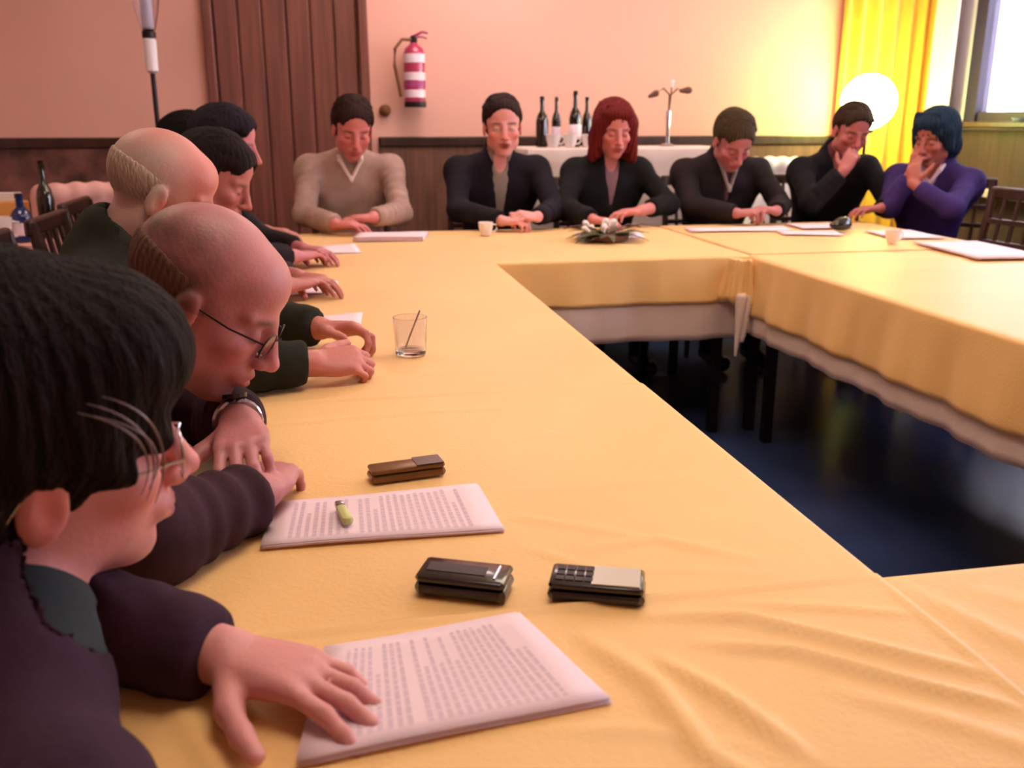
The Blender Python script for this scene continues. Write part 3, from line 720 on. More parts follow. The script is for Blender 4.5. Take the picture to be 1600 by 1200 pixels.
# ------------------------------------------------------------------ conference tables, cloths
ZT = .7475
def wr_table(name, label, x0, x1, y0, y1):
    r = thing('folding_table', label, 'table', ((x0+x1)/2, (y0+y1)/2, 0)); a, b = (x1-x0)/2-.012, (y1-y0)/2-.012
    MB().box(-a, a, -b, b, .712, .738, .004).build('tabletop', M['dado'], r)
    for sx in (-1, 1):
        for sy in (-1, 1): MB().box(sx*(a-.07)-.018, sx*(a-.07)+.018, sy*(b-.07)-.018, sy*(b-.07)+.018, 0, .712).build('leg', M['dmetal'], r)
    for yy in (-b+.06, b-.08): MB().box(-a+.05, a-.05, yy, yy+.02, .65, .712).build('apron', M['darkwood'], r)
LX0, IX0, IX1, RX1 = -.34, .59, 1.61, 2.72
IY0, IY1, FY1, NY0 = .85, 3.38, 4.44, -.02
tabs = [('near_left', LX0, IX0, NY0, IY0, 'folding table under the near left yellow cloth'), ('l', LX0, IX0, IY0, 1.67, 'folding table under the yellow cloth holding the upper papers'),
        ('l', LX0, IX0, 1.67, IY1, 'folding table in the long left row beyond the second cloth seam'), ('f', LX0, IX1, IY1, FY1, 'folding table of the far row'),
        ('c', IX1, RX1, IY1, FY1, 'folding table in the far right corner'), ('r', IX1, RX1, IY0, IY1, 'folding table along the right side'), ('n', IX0, RX1, NY0, IY0, 'folding table on the near right beyond the corner seam')]
for n_, a, b, c, d_, l in tabs: wr_table(n_, l, a, b, c, d_)
def yellow(label, x0, x1, y0, y1, drops, ridges=(), res=.03, z=ZT, dep=.19, m='yellow', seed=0, amp=.0012, over=0):
    """cloth: flat grid over the table, folded over the edges given in drops ('x0','x1','y0','y1')"""
    rr = .012; nr = 4; nd = 12
    def coords(a, b, lo, hi):
        n = max(2, int((b-a)/res)); c = [(a+(b-a)*i/n, 0.0) for i in range(n+1)]
        def hang(): return [rr*PI/2*i/nr for i in range(1, nr+1)]+[rr*PI/2+(dep-rr)*i/nd for i in range(1, nd+1)]
        if lo: c = [(a, -e) for e in hang()[::-1]]+c
        if hi: c = c+[(b, e) for e in hang()]
        return c
    def fold(e):
        s = abs(e)
        if s <= rr*PI/2: t = s/rr; return rr*math.sin(t), rr*(1-math.cos(t))
        return rr, rr+(s-rr*PI/2)
    X = coords(x0, x1, 'x0' in drops, 'x1' in drops); Y = coords(y0, y1, 'y0' in drops, 'y1' in drops)
    nx, ny = len(X), len(Y); V = np.zeros((ny, nx, 3)); dead = np.zeros((ny, nx), bool)
    for j, (y, ey) in enumerate(Y):
        oy, zy = fold(ey) if ey else (0, 0)
        for i, (x, ex) in enumerate(X):
            ox, zx = fold(ex) if ex else (0, 0)
            if ex and ey: dead[j, i] = True
            fx = min(1, max(0, (zx-rr)/.19)) if ex else 0; fy = min(1, max(0, (zy-rr)/.19)) if ey else 0
            wx = fx*(.010*math.sin(y*17)+.006*math.sin(y*41)+.012+.012*(m == 'yellow')); wy = fy*(.010*math.sin(x*15)+.006*math.sin(x*37)+.012+.012*(m == 'yellow'))
            V[j, i] = (x+math.copysign(ox+wx, ex) if ex else x, y+math.copysign(oy+wy, ey) if ey else y, z-max(zx, zy))
            if ex and ey: V[j, i, 2] = z-max(zx, zy)
    top = np.array([[0 if (ex or ey) else 1 for (x, ex) in X] for (y, ey) in Y], float)
    P = V.reshape(-1, 3); T = top.ravel(); dz = np.maximum(wob(P*[1, 1, 0], 9, seed)+.6, 0)*amp
    for rid in ridges:
        pts, hgt, wid = rid; A = np.array(pts, float); best = np.full(len(P), 9.0); tt = np.zeros(len(P)); tot = len(A)-1
        for q in range(tot):
            a, b = A[q], A[q+1]; ba = b-a; t = np.clip(((P[:, :2]-a)@ba)/(ba@ba), 0, 1); dd = np.linalg.norm(P[:, :2]-a-t[:, None]*ba, axis=1)
            up_ = dd < best; best = np.where(up_, dd, best); tt = np.where(up_, (q+t)/tot, tt)
        dz = np.maximum(dz, hgt*np.exp(-(best/wid)**2)*np.sin(PI*np.clip(tt, .03, .97))**.4)
    P[:, 2] += dz*T
    Fc = [(j*nx+i, j*nx+i+1, (j+1)*nx+i+1, (j+1)*nx+i) for j in range(ny-1) for i in range(nx-1) if not (dead[j, i] or dead[j, i+1] or dead[j+1, i] or dead[j+1, i+1])]
    o = mesh_obj('tablecloth', P, np.array(Fc), M[m]); s = o.modifiers.new('s', 'SOLIDIFY'); s.thickness = .0016; s.offset = -1
    return tag(o, label, 'tablecloth')
GW = None
# white undercloths (hang lower than the yellow ones)
WD = .315
for lab, a in (('white undercloth showing below the yellow cloth along the far side of the opening', (LX0, IX1, IY1, FY1, ('y0', 'y1', 'x0'))),
               ('white undercloth below the yellow cloth at the far right corner table', (IX1, RX1, IY1, FY1, ('y1', 'x1'))),
               ('white undercloth showing below the yellow cloth along the right side of the opening', (IX1, RX1, IY0, IY1, ('x0', 'x1')))):
    yellow(lab, *a, z=.7405, dep=WD if 'right side' not in lab else .29, m='white_cloth', seed=3, amp=0)
yellow('long yellow tablecloth on the far side, under the greenery', LX0, IX1, IY1, FY1, ('y0', 'y1', 'x0'), seed=5, dep=.175, ridges=[(((.1, 3.5), (.6, 3.9), (1.0, 4.2)), .002, .02)])
yellow('yellow tablecloth on the far right corner table', IX1, RX1, IY1, FY1, ('y1', 'x1'), seed=8, z=ZT+.0022, ridges=[(((1.62, 3.40), (1.75, 3.6), (1.9, 3.9)), .004, .03)])
yellow('yellow tablecloth along the right side, its drop shading towards the opening', IX1, RX1, IY0, IY1, ('x0', 'x1'), seed=2, dep=.22,
       ridges=[(((1.75, 3.0), (2.2, 2.9), (2.6, 2.95)), .003, .03), (((1.8, 2.5), (2.3, 2.4)), .003, .03), (((2.0, 3.2), (2.6, 3.12)), .004, .03)])
yellow('long yellow tablecloth on the left side beyond the second seam', LX0, IX0, 1.665, IY1, ('x0', 'x1'), seed=4, res=.02,
       ridges=[(((-.3, 1.84), (.2, 1.86), (.56, 1.80)), .0022, .018), (((.2, 1.76), (.4, 1.77)), .002, .012), (((-.1, 2.6), (.4, 2.7)), .0016, .03)])
yellow('yellow tablecloth on the left between the two seams, under the upper papers', LX0, IX0, .848, 1.69, ('x0', 'x1'), seed=7, res=.008, z=ZT+.0035,
       ridges=[(((LX0, 1.684), (IX0, 1.684)), .0045, .006), (((-.16, 1.55), (.15, 1.58), (.42, 1.56)), .003, .014), (((.24, 1.38), (.34, 1.42), (.40, 1.36)), .003, .012), (((.02, 1.05), (.22, 1.10), (.33, 1.03), (.40, .98)), .004, .012),
               (((.28, .99), (.38, 1.0), (.47, .93)), .005, .009), (((.20, 1.02), (.26, .96), (.30, .90)), .004, .010), (((.2, 1.2), (.34, 1.18), (.5, 1.20)), .002, .02), (((.26, .90), (.33, .93), (.48, .885)), .0025, .006)])
yellow('near yellow tablecloth under the closest papers and the hand', LX0, .592, NY0, .862, ('x0', 'y0'), seed=9, res=.007, z=ZT+.0065,
       ridges=[(((LX0, .857), (.588, .857)), .005, .006), (((.588, .85), (.588, .5)), .005, .006), (((.31, .82), (.40, .80), (.50, .72), (.585, .655)), .009, .010), (((.34, .76), (.42, .73), (.50, .66), (.58, .60)), .009, .009), (((.23, .79), (.27, .70), (.28, .60), (.33, .52)), .009, .013),
               (((.29, .74), (.33, .66), (.36, .58)), .009, .010), (((-.14, .80), (-.10, .74), (-.05, .68)), .005, .008), (((-.17, .78), (-.13, .70), (-.10, .64)), .005, .008),
               (((.40, .83), (.50, .80), (.58, .77)), .004, .008), (((.43, .66), (.50, .60), (.58, .52)), .005, .014), (((.14, .66), (.24, .64), (.32, .60)), .004, .010)])
yellow('yellow tablecloth on the near right, beyond the diagonal crease', .585, RX1, NY0, .852, ('y1', 'y0', 'x1'), seed=6, res=.012, z=ZT+.0045,
       ridges=[(((.605, .83), (.64, .72), (.69, .60), (.75, .5)), .007, .012), (((.66, .83), (.72, .76), (.8, .70)), .004, .014)])
# hanging cloth corner at the inner far right corner
s = Sculpt(.006)
c0 = np.array([IX1-.05, IY1-.05, 0])
for q, (ox, oy, zt_, zb, r0, r1) in enumerate([(-.02, -.01, .742, .60, .016, .030), (.012, -.02, .742, .58, .014, .026), (-.04, .012, .735, .60, .012, .024)]):
    s.cap(c0+[ox, oy, zt_], c0+[ox*1.6, oy*1.6, zb], r0, r1, k=.012)
s.half(c0+[0, 0, .742], (0, 0, 1), .2, k=.004)
V, Fc = s.mesh(); V = V+normals(V, Fc)*(np.sin(np.arctan2(V[:, 1]-c0[1], V[:, 0]-c0[0])*9)*.004)[:, None]
tag(mesh_obj('cloth_corner', V, Fc, M['yellow'], None), 'bunched yellow cloth corner hanging at the far right inner corner of the tables', 'tablecloth corner')
s = Sculpt(.006); s.cap(c0+[-.02, -.045, .60], c0+[-.035, -.06, .375], .020, .008, k=.01); s.cap(c0+[.02, -.045, .60], c0+[-.01, -.05, .43], .014, .008, k=.01)
V, Fc = s.mesh(); V = V+normals(V, Fc)*(np.sin(np.arctan2(V[:, 1]-c0[1], V[:, 0]-c0[0])*7)*.003)[:, None]
tag(mesh_obj('cloth_corner', V, Fc, M['white_cloth'], None), 'thin white cloth tip dangling below the bunched yellow corner', 'tablecloth corner')

# ------------------------------------------------------------------ chairs
def make_chair(label):
    r = thing('dining_chair', label, 'chair', (0, 0, 0)); w = M['darkwood']
    MB().box(-.21, .21, -.21, .21, .43, .465, .012).build('seat', w, r)
    for sx in (-1, 1):
        MB().tube([(sx*.18, .19, .43), (sx*.185, .195, 0)], [.019, .014]).build('leg', w, r, True)
        MB().tube([(sx*.18, -.19, .44), (sx*.19, -.21, 0)], [.019, .014]).build('leg', w, r, True)
        MB().tube([(sx*.19, -.19, .44), (sx*.19, -.215, .70), (sx*.19, -.255, .94)], .018).build('back_post', w, r, True)
    MB().box(-.21, .21, -.275, -.245, .90, .955, .010).build('top_rail', w, r)
    for z, y in ((.60, -.205), (.70, -.215), (.80, -.23)): MB().box(-.185, .185, y-.009, y+.009, z-.012, z+.012, .003).build('rail', w, r)
    for x in (-.12, -.04, .04, .12): MB().tube([(x, -.20, .465), (x, -.22, .70), (x, -.255, .91)], .010, 6).build('spindle', w, r, True)
    MB().tube([(-.183, .19, .22), (.183, .19, .22)], .010).build('stretcher', w, r, True)
    return r
GCH = 'dark wooden chairs round the tables'
chair0 = make_chair('empty dark wooden lattice-back chair at the right side of the tables'); chair0['group'] = GCH
chair0.location = (2.99, 3.72, 0); chair0.rotation_euler = (0, 0, PI/2+.12)
chair0.location = (2.86, 3.72, 0)
for (x, y, rz, l) in [(-.66, .80, -PI/2, 'dark wooden chair under the near left person with glasses'), (-.66, 1.40, -PI/2, 'dark wooden chair under the bald person with glasses'),
                      (-.68, 2.06, -PI/2, 'dark wooden chair under the second bald person'), (-.66, 2.74, -PI/2, 'dark wooden chair behind the second bald person'),
                      (-.66, 3.36, -PI/2, 'dark wooden chair under the dark-haired person in profile'), (-.72, 3.98, -PI/2, 'dark wooden chair at the far end of the left side'),
                      (.12, 4.88, PI, 'dark wooden chair under the person in the beige jumper'), (.85, 4.90, PI, 'dark wooden chair under the smiling person in the dark jacket'),
                      (1.44, 4.88, PI, 'dark wooden chair under the red-haired person'), (2.08, 4.88, PI, 'dark wooden chair under the person looking down'),
                      (2.75, 4.90, PI, 'dark wooden chair under the person with a hand at the chin'), (3.24, 4.56, 2.2, 'dark wooden chair under the person in the purple top'),
                      (2.93, 2.9, PI/2, 'dark wooden chair on the right side, out of the photo')]:
    if l.endswith('photo'): continue
    dup(chair0, (x, y, 0), rz, l)

# ------------------------------------------------------------------ people, left side
DARK = '2b1d2a'
# near left person with glasses
H = Head((-.262, .825, .975), (.93, .36, -.02), (-.02, -.20, .98), 1.10)
r, org, T_ = person('nearest person, short dark hair and glasses, dark plum jacket, one hand on the closest papers', H, (-.54, .78), nb=(-.27, .745, .825),
    shoulders=((-.205, .590, .775), (-.33, .90, .795)), female=True, h=.004, skin='d4908e', topcol='3a2636', shirt='1c2a30', neckline=.16, bulk=1.0, sleeve_folds=False,
    arms=dict(R=dict(e=(-.30, .44, .60), w=(-.40, .58, .55), d=(1, .3, .3), n=(0, 0, -1), curl=(.5, .5, .5, .5)),
              L=dict(e=(-.28, .86, .80), w=(-.112, .775, .786), d=(.84, -.50, -.02), n=(-.1, 0, -1), curl=(.28, .30, .34, .42), spread=.20, thumb=.12, cuff=.03, wide=.010)), brow='201410', redface=.5, hc=.0055)
hb = Sculpt(.0042)
hd_ell(hb, H, (-.030, 0, .055), (.120, .100, .114), k=.02); hd_ell(hb, H, (.045, .0, .082), (.078, .086, .066), k=.02)
hd_ell(hb, H, (-.060, 0, -.025), (.075, .088, .085), k=.03); hd_cap(hb, H, (.03, -.070, .045), (.050, -.074, .008), .026, .014, k=.02); hd_cap(hb, H, (.05, -.05, .06), (.085, -.055, .022), .022, .012, k=.02)
hd_cap(hb, H, (.05, .05, .06), (.085, .055, .022), .022, .012, k=.02)
hd_ell(hb, H, (.125, 0, -.065), (.085, .110, .105), k=.012, op='-')
hd_ell(hb, H, (-.004, -.098, -.026), (.030, .034, .042), k=.010, op='-'); hd_ell(hb, H, (-.004, .098, -.026), (.030, .034, .042), k=.010, op='-')
hd_ell(hb, H, (.06, -.09, -.06), (.05, .05, .06), k=.01, op='-'); hd_ell(hb, H, (-.0, 0, -.17), (.2, .16, .085), k=.01, op='-')
hair_mesh(hb, H, r, org, '0c0709', stripes=90, amp=.0016, seed=3, light='22151a')
mb = MB()
for i, (dz, dx) in enumerate(((0, 0), (.006, .006), (-.004, .010), (.010, .016))):   # a few strands by the temple, highlight streaks put into their pale colour
    K = [Vector(p) for p in ((.022+dx, -.1015, .078+dz), (.060+dx, -.100, .062+dz), (.078+dx*.6, -.092, .030), (.062+dx*.6, -.088, -.004-dz))]
    pts = [H.w((1-t)**3*K[0]+3*t*(1-t)**2*K[1]+3*t*t*(1-t)*K[2]+t**3*K[3]) for t in [q/14 for q in range(15)]]
    mb.tube(pts, [.0003+.0008*math.sin(PI*q/14) for q in range(15)], 5)
mb.build('highlight_strands', mat('highlight_strands', '6a5258', .4), r, True, origin=org)
glasses(H, r, org, 'metal', rim=.0013)

# bald person with glasses
H = Head((-.175, 1.325, 1.012), (.84, -.14, -.52), (.50, -.05, .86), 1.04)
r, org, T_ = person('bald person with glasses and dark brown jacket bending over folded arms', H, (-.62, 1.38), nb=(-.335, 1.34, .90),
    shoulders=((-.360, 1.16, .855), (-.350, 1.53, .865)), h=.004, skin='c07c80', topcol='3c2630', shirt='6c6480', neckline=.15, bulk=1.08, sleeve_folds=True, hc=.0055,
    arms=dict(R=dict(e=(-.215, 1.02, .80), w=(-.105, 1.145, .793), d=(.15, .95, .0), n=(0, 0, -1), curl=(.6, .65, .7, .7), cuff=.03),
              L=dict(e=(-.185, 1.455, .805), w=(-.135, 1.275, .846), d=(.1, -1, -.05), n=(.1, 0, -1), curl=(.55, .6, .65, .7), cuff=.045, thumb=.2)), brow='5a4038', stubble='8a5a58', scalp='4c3228', redface=.5)
short_hair(H, r, org, '5a4038', vol=.0004, fringe=True, light='7a5a50')
glasses(H, r, org, 'dmetal', rim=.0014)
w_ = np.array((-.135, 1.275, .846)); d_ = nrm((-.05, .18, -.041)); wt = MB(); u1 = nrm(np.cross(d_, (0, 0, 1))); u2 = np.cross(u1, d_)
cc = w_+d_*.022
wt.tube([cc+u1*.031*math.cos(t)+u2*.031*math.sin(t) for t in np.linspace(0, 2*PI, 25)[:-1]], .0055, 8, True)
wo_ = wt.build('wristwatch', M['metal'], None, True, origin=tuple(cc)); tag(wo_, 'silver wristwatch on the wrist of the bald person with glasses', 'watch')
cface = MB(); Rm = np.stack([u1, d_, u2], 1)
base = [cc+u2*.036+Rm@np.array([.017*math.cos(a), .017*math.sin(a), 0]) for a in np.linspace(0, 2*PI, 25)[:-1]]
cface.add(base+[p+u2*.006 for p in base], [tuple(range(23, -1, -1)), tuple(range(24, 48))]+[(i, (i+1) % 24, 24+(i+1) % 24, 24+i) for i in range(24)])
cface.build('watch_face', M['black'], wo_, False, origin=tuple(cc))

# second bald person
H = Head((-.335, 2.04, 1.108), (.86, .12, -.42), (.42, 0, .9), 1.02)
r, org, T_ = person('second bald person in a dark green jacket, hands clasped on the table beside a glass', H, (-.58, 2.04), nb=(-.44, 2.03, .975),
    shoulders=((-.47, 1.84, .925), (-.47, 2.22, .925)), skin='c87a74', topcol='25251f', shirt='2e2a2a', neckline=.10, bulk=1.0,
    arms=dict(R=dict(e=(-.225, 1.76, .805), w=(-.045, 1.80, .795), d=(1, .2, 0), n=(0, .5, -.8), curl=(.95, 1.0, 1.0, 1.0), cuff=.03),
              L=dict(e=(-.21, 2.22, .805), w=(-.03, 2.10, .80), d=(.9, -.35, .05), n=(0, -.4, -.9), curl=(.7, .8, .9, .9), cuff=.03)), brow='7a6058', scalp='b0a098', redface=.8)
short_hair(H, r, org, 'a89488', vol=.0004, fringe=True, light='c0aca0')

# people behind
H = Head((-.315, 2.80, 1.09), (.9, -.15, -.40), (.4, 0, .9))
r, org, T_ = person('dark-haired person in a light collar leaning forward, behind the second bald head', H, (-.66, 2.76), shoulders=((-.47, 2.58, .93), (-.47, 2.95, .93)), nb=(-.46, 2.78, .98),
    h=.006, hc=.010, skin='b86c66', topcol='3a3438', shirt='c8b4b4', neckline=.1, arms=dict(R=dict(e=(-.25, 2.56, .81), w=(-.12, 2.70, .80), d=(.6, .7, 0), n=(0, 0, -1)), L=dict(e=(-.25, 2.98, .81), w=(-.10, 2.84, .80), d=(.7, -.5, 0), n=(0, 0, -1))))
short_hair(H, r, org, '1c1216', h=.005, vol=.016)
H = Head((-.335, 3.42, 1.165), (.96, -.1, -.15))
r, org, T_ = person('dark-haired person in profile sitting upright before the brown door', H, (-.62, 3.38), shoulders=((-.42, 3.20, 1.02), (-.42, 3.58, 1.02)), nb=(-.40, 3.40, 1.02),
    h=.006, hc=.010, skin='c07078', topcol='241c22', shirt='3a2c34', neckline=.1, arms=dict(R=dict(e=(-.28, 3.16, .82), w=(-.12, 3.30, .80), d=(.6, .7, 0), n=(0, 0, -1)), L=dict(e=(-.26, 3.62, .82), w=(-.10, 3.48, .80), d=(.7, -.5, 0), n=(0, 0, -1))))
short_hair(H, r, org, '1e1620', h=.005, vol=.018)
H = Head((-.53, 4.02, 1.145), (.97, 0, -.1))
r, org, T_ = person('person of whom only black hair shows, at the far end of the left side', H, (-.62, 4.0), shoulders=((-.58, 3.83, .98), (-.58, 4.19, .98)), nb=(-.58, 4.0, 1.0),
    h=.006, hc=.010, skin='b87870', topcol='2c2428', shirt='8a8078', neckline=.1, arms=dict(R=dict(e=(-.50, 3.76, .82), w=(-.28, 3.86, .80), d=(.8, .3, 0), n=(0, 0, -1)), L=dict(e=(-.5, 4.24, .82), w=(-.26, 4.12, .80), d=(.8, -.3, 0), n=(0, 0, -1))))
short_hair(H, r, org, '0e0a0c', h=.005, vol=.020)

# ------------------------------------------------------------------ people, far side
def far(label, hx, hz, y, F, tilt=0, **k):
    H = Head((hx, y, hz), F, (math.sin(tilt), .0, math.cos(tilt)), k.pop('size', 1.0)); return H
# beige jumper
H = Head((.135, 4.66, 1.215), (.12, -.93, -.36), (.10, -.36, .93), 1.14)
r, org, T_ = person('person in a beige-grey jumper with open collar, head bowed, before the brown door', H, (.12, 4.93), nb=(.12, 4.80, 1.085),
    shoulders=((-.085, 4.80, 1.03), (.315, 4.80, 1.03)), h=.005, hc=.007, skin='cf7a78', topcol='a88a82', bulk=1.0, redface=.7, stubble='a85c60', brow='402820', sleeve_folds=True, collar=('d8c0bc', .08),
    arms=dict(R=dict(e=(-.11, 4.60, .82), w=(.03, 4.34, .80), d=(.9, -.25, 0), n=(0, 0, -1), cuff=.03), L=dict(e=(.345, 4.60, .82), w=(.20, 4.38, .825), d=(-.95, -.1, 0), n=(0, 0, -1), cuff=.03)))
short_hair(H, r, org, '2c1a18', vol=.012, front=-.012)
# dark jacket, facing camera
H = Head((.868, 4.68, 1.225), (-.10, -.98, -.10), (-.03, -.1, .98), 1.16)
r, org, T_ = person('smiling person in a dark jacket over a greyish shirt, looking at the camera, hands clasped', H, (.86, 4.94), nb=(.86, 4.76, 1.075),
    shoulders=((.655, 4.78, 1.02), (1.065, 4.78, 1.02)), h=.0045, hc=.007, skin='e49c9a', topcol='1e1822', shirt='8e7c74', neckline=.30, bulk=1.02, mouth_open=True, eyes_open=True, brow='3a2424', redface=.8, lips='8c2c34',
    arms=dict(R=dict(e=(.625, 4.58, .83), w=(.80, 4.34, .80), d=(.85, -.35, .05), n=(.3, .1, -.9), curl=(.8, .85, .9, .9), cuff=.03), L=dict(e=(1.105, 4.56, .83), w=(.97, 4.34, .815), d=(-.8, -.3, .15), n=(-.4, .2, -.8), curl=(.8, .9, .9, .9), cuff=.03)))
short_hair(H, r, org, '2a1818', vol=.009, front=-.026, part=-1)
# red hair
H = Head((1.435, 4.66, 1.205), (-.03, -.98, -.20), (.02, -.2, .98), 1.08)
r, org, T_ = person('person with shoulder-length dark red hair and a black jacket over the far table', H, (1.44, 4.90), nb=(1.44, 4.76, 1.07),
    shoulders=((1.26, 4.76, 1.01), (1.61, 4.76, 1.01)), h=.0045, hc=.007, female=True, skin='d0807e', topcol='17171a', shirt='8a6470', neckline=.20, brow='5a2420', redface=.7,
    arms=dict(R=dict(e=(1.17, 4.58, .83), w=(1.24, 4.32, .80), d=(.5, -.85, 0), n=(0, 0, -1), cuff=.03), L=dict(e=(1.72, 4.60, .84), w=(1.50, 4.40, .83), d=(-.95, -.2, -.02), n=(0, 0, -1), cuff=.12)))
hb = Sculpt(.005)
hd_ell(hb, H, (-.020, 0, .045), (.115, .100, .105), k=.02); hd_ell(hb, H, (-.04, 0, -.05), (.085, .108, .11), k=.03)
for q in (-1, 1): hd_cap(hb, H, (.02, q*.075, .04), (.015, q*.095, -.12), .032, .026, k=.03)
hd_ell(hb, H, (.045, 0, .088), (.055, .075, .035), k=.02)
hd_ell(hb, H, (.125, 0, -.025), (.10, .066, .102), k=.012, op='-'); hd_ell(hb, H, (.03, 0, -.15), (.1, .055, .09), k=.012, op='-')
for q in range(16):
    yy = -.055+.110*q/15; hd_cap(hb, H, (.045, yy*.8-.01, .122), (.097-abs(yy)*.35, yy*1.05+.006, .068-.012*math.sin(q*1.7)-.25*abs(yy)), .009, .003, k=.004)
hair_mesh(hb, H, r, org, '4a1214', stripes=120, amp=.003, seed=6, light='8a2c2c')
# looking down
H = Head((2.06, 4.62, 1.155), (.02, -.80, -.60), (.0, -.6, .80), 1.16)
r, org, T_ = person('person in a dark jacket with a pale V-shaped collar, head bowed low over the papers', H, (2.08, 4.92), nb=(2.08, 4.77, 1.065),
    shoulders=((1.87, 4.78, 1.00), (2.29, 4.78, 1.00)), h=.005, hc=.007, skin='bc7478', topcol='241c20', shirt='5a3038', neckline=.18, bulk=1.05, collar=('a89894', .13), redface=.6,
    arms=dict(R=dict(e=(1.85, 4.60, .83), w=(2.00, 4.38, .81), d=(.8, -.3, .1), n=(.4, 0, -.8), curl=(.9, 1, 1, 1), cuff=.03), L=dict(e=(2.33, 4.58, .83), w=(2.20, 4.36, .82), d=(-.8, -.2, .15), n=(-.3, 0, -.9), curl=(.7, .8, .9, .9), cuff=.03)))
short_hair(H, r, org, '2a2018', vol=.012, front=-.012, light='5a4a34')
# hand at the chin
H = Head((2.745, 4.66, 1.20), (-.14, -.93, -.33), (.05, -.33, .93), 1.10)
r, org, T_ = person('person in a black jacket, chin on one hand, before the glowing globe lamp', H, (2.76, 4.96), nb=(2.74, 4.80, 1.065),
    shoulders=((2.55, 4.80, 1.00), (2.93, 4.78, 1.01)), h=.005, hc=.007, skin='b86a68', topcol='15141a', shirt='6a3038', neckline=.12, bulk=1.05, redface=.7,
    arms=dict(R=dict(e=(2.49, 4.56, .83), w=(2.63, 4.50, 1.005), d=(.45, .10, .85), n=(.5, .5, -.1), curl=(.7, .8, .9, .9), cuff=.04), L=dict(e=(2.96, 4.56, .83), w=(2.80, 4.40, .82), d=(-.9, 0, 0), n=(0, 0, -1), cuff=.03)))
short_hair(H, r, org, '32241c', vol=.012)
# purple top, hand on the face
H = Head((3.08, 4.42, 1.165), (-.90, -.40, -.25), (-.2, -.1, .97), 1.10)
r, org, T_ = person('person with blue-black bobbed hair in a purple top, hand at the face', H, (3.20, 4.60), nb=(3.14, 4.46, 1.03),
    shoulders=((3.02, 4.62, .97), (3.22, 4.30, .96)), h=.005, hc=.007, female=True, skin='b8685c', topcol='3c2a66', shirt='e6c8d8', neckline=.14, bulk=1.0, collar=('ecd4e4', .09), legdir=(-.6, -.8), knees=True,
    arms=dict(R=dict(e=(2.86, 4.42, .82), w=(2.955, 4.40, 1.00), d=(.15, .05, .9), n=(.9, 0, .2), curl=(.4, .45, .5, .5), cuff=.05), L=dict(e=(3.02, 4.14, .83), w=(2.90, 4.30, .95), d=(.1, .25, .9), n=(.7, .4, .3), curl=(.6, .6, .7, .7), cuff=.05)))
hb = Sculpt(.005)
hd_ell(hb, H, (-.022, 0, .045), (.115, .098, .103), k=.02); hd_ell(hb, H, (-.05, 0, -.04), (.075, .092, .08), k=.03)
hd_ell(hb, H, (.045, 0, .082), (.058, .075, .04), k=.02)
for q in (-1, 1): hd_cap(hb, H, (.02, q*.078, .04), (.02, q*.084, -.03), .026, .02, k=.02)
hd_ell(hb, H, (.125, 0, -.030), (.095, .080, .098), k=.012, op='-')
for q in range(18):
    yy = -.070+.140*q/17; hd_cap(hb, H, (.045, yy*.8-.008, .125), (.100-abs(yy)*.35, yy*1.08+.008, .046-.014*math.sin(q*1.9)-.35*abs(yy)), .009, .003, k=.004)
hair_mesh(hb, H, r, org, '16202c', stripes=110, amp=.0028, seed=8, light='2a4462')

# ------------------------------------------------------------------ things on the tables
def sheet_stack(name, label, cat, corners, z, n=6, lines=0, tilt=0, curl=.0, group=None, th=.0006, linedir=0):
    """stack of loosely shifted sheets; corners a,b,c,d in order; text as a part"""
    A = np.array(corners, float); c = A.mean(0); r = thing(name, label, cat, (c[0], c[1], z), group=group)
    gx, gy = 10, 8
    def surf(u, v, off, zz):
        p = (A[0]*(1-u)*(1-v)+A[1]*u*(1-v)+A[2]*u*v+A[3]*(1-u)*v)-c
        return (p[0]+off[0], p[1]+off[1], zz+curl*(max(0, u-.6)/.4)**2*(.4+.6*v)+.0012*math.sin(u*5+v*3)+.0012)
    rr = random.Random(len(label))
    for k in range(n):
        off = (rr.uniform(-.003, .003), rr.uniform(-.003, .003)) if k < n-1 else (0, 0)
        V = []; Fc = []
        for q in (0, 1):
            for j in range(gy+1):
                for i in range(gx+1): V.append(surf(i/gx, j/gy, off, k*th*1.05+q*th))
        o_ = (gx+1)*(gy+1)
        for j in range(gy):
            for i in range(gx):
                a = j*(gx+1)+i; Fc.append((a, a+gx+1, a+gx+2, a+1)); Fc.append((o_+a, o_+a+1, o_+a+gx+2, o_+a+gx+1))
        bd = [i for i in range(gx+1)]+[j*(gx+1)+gx for j in range(1, gy+1)]+[gy*(gx+1)+i for i in range(gx-1, -1, -1)]+[j*(gx+1) for j in range(gy-1, 0, -1)]
        for i in range(len(bd)): a, b = bd[i], bd[(i+1) % len(bd)]; Fc.append((a, b, o_+b, o_+a))
        mesh_obj('sheet', V, Fc, M['paper'], r)
    if lines:
        V = []; Fc = []; zz = n*th*1.05+.0003
        for k in range(lines):
            v0 = .10+.80*k/lines; v1 = v0+.42/lines
            if k in (lines//3,): continue
            e = rr.choice([.92, .92, .90, .93, .62]); words = []; t = .09
            while t < e:
                w = rr.uniform(.03, .09); words.append((t, min(e, t+w))); t += w+.012
            for (t0, t1) in words:
                b = len(V)
                P4 = [(t0, v0), (t1, v0), (t1, v1), (t0, v1)]
                for (a, bb) in P4:
                    u, v = (a, bb) if not linedir else (bb, a)
                    V.append(surf(u, v, (0, 0), zz))
                Fc.append((b, b+1, b+2, b+3))
        mesh_obj('printed_text', V, Fc, M['ink'], r)
    return r
ZC1 = ZT+.0065+.0025; ZC2 = ZT+.0035+.0022; ZC3 = ZT+.002
sheet_stack('paper_stack', 'closest pile of printed white pages under the hand at the bottom of the photo', 'papers', [(-.045, .647), (.222, .682), (.172, .838), (-.022, .812)], ZC1, 8, 24, linedir=1, group='paper piles')
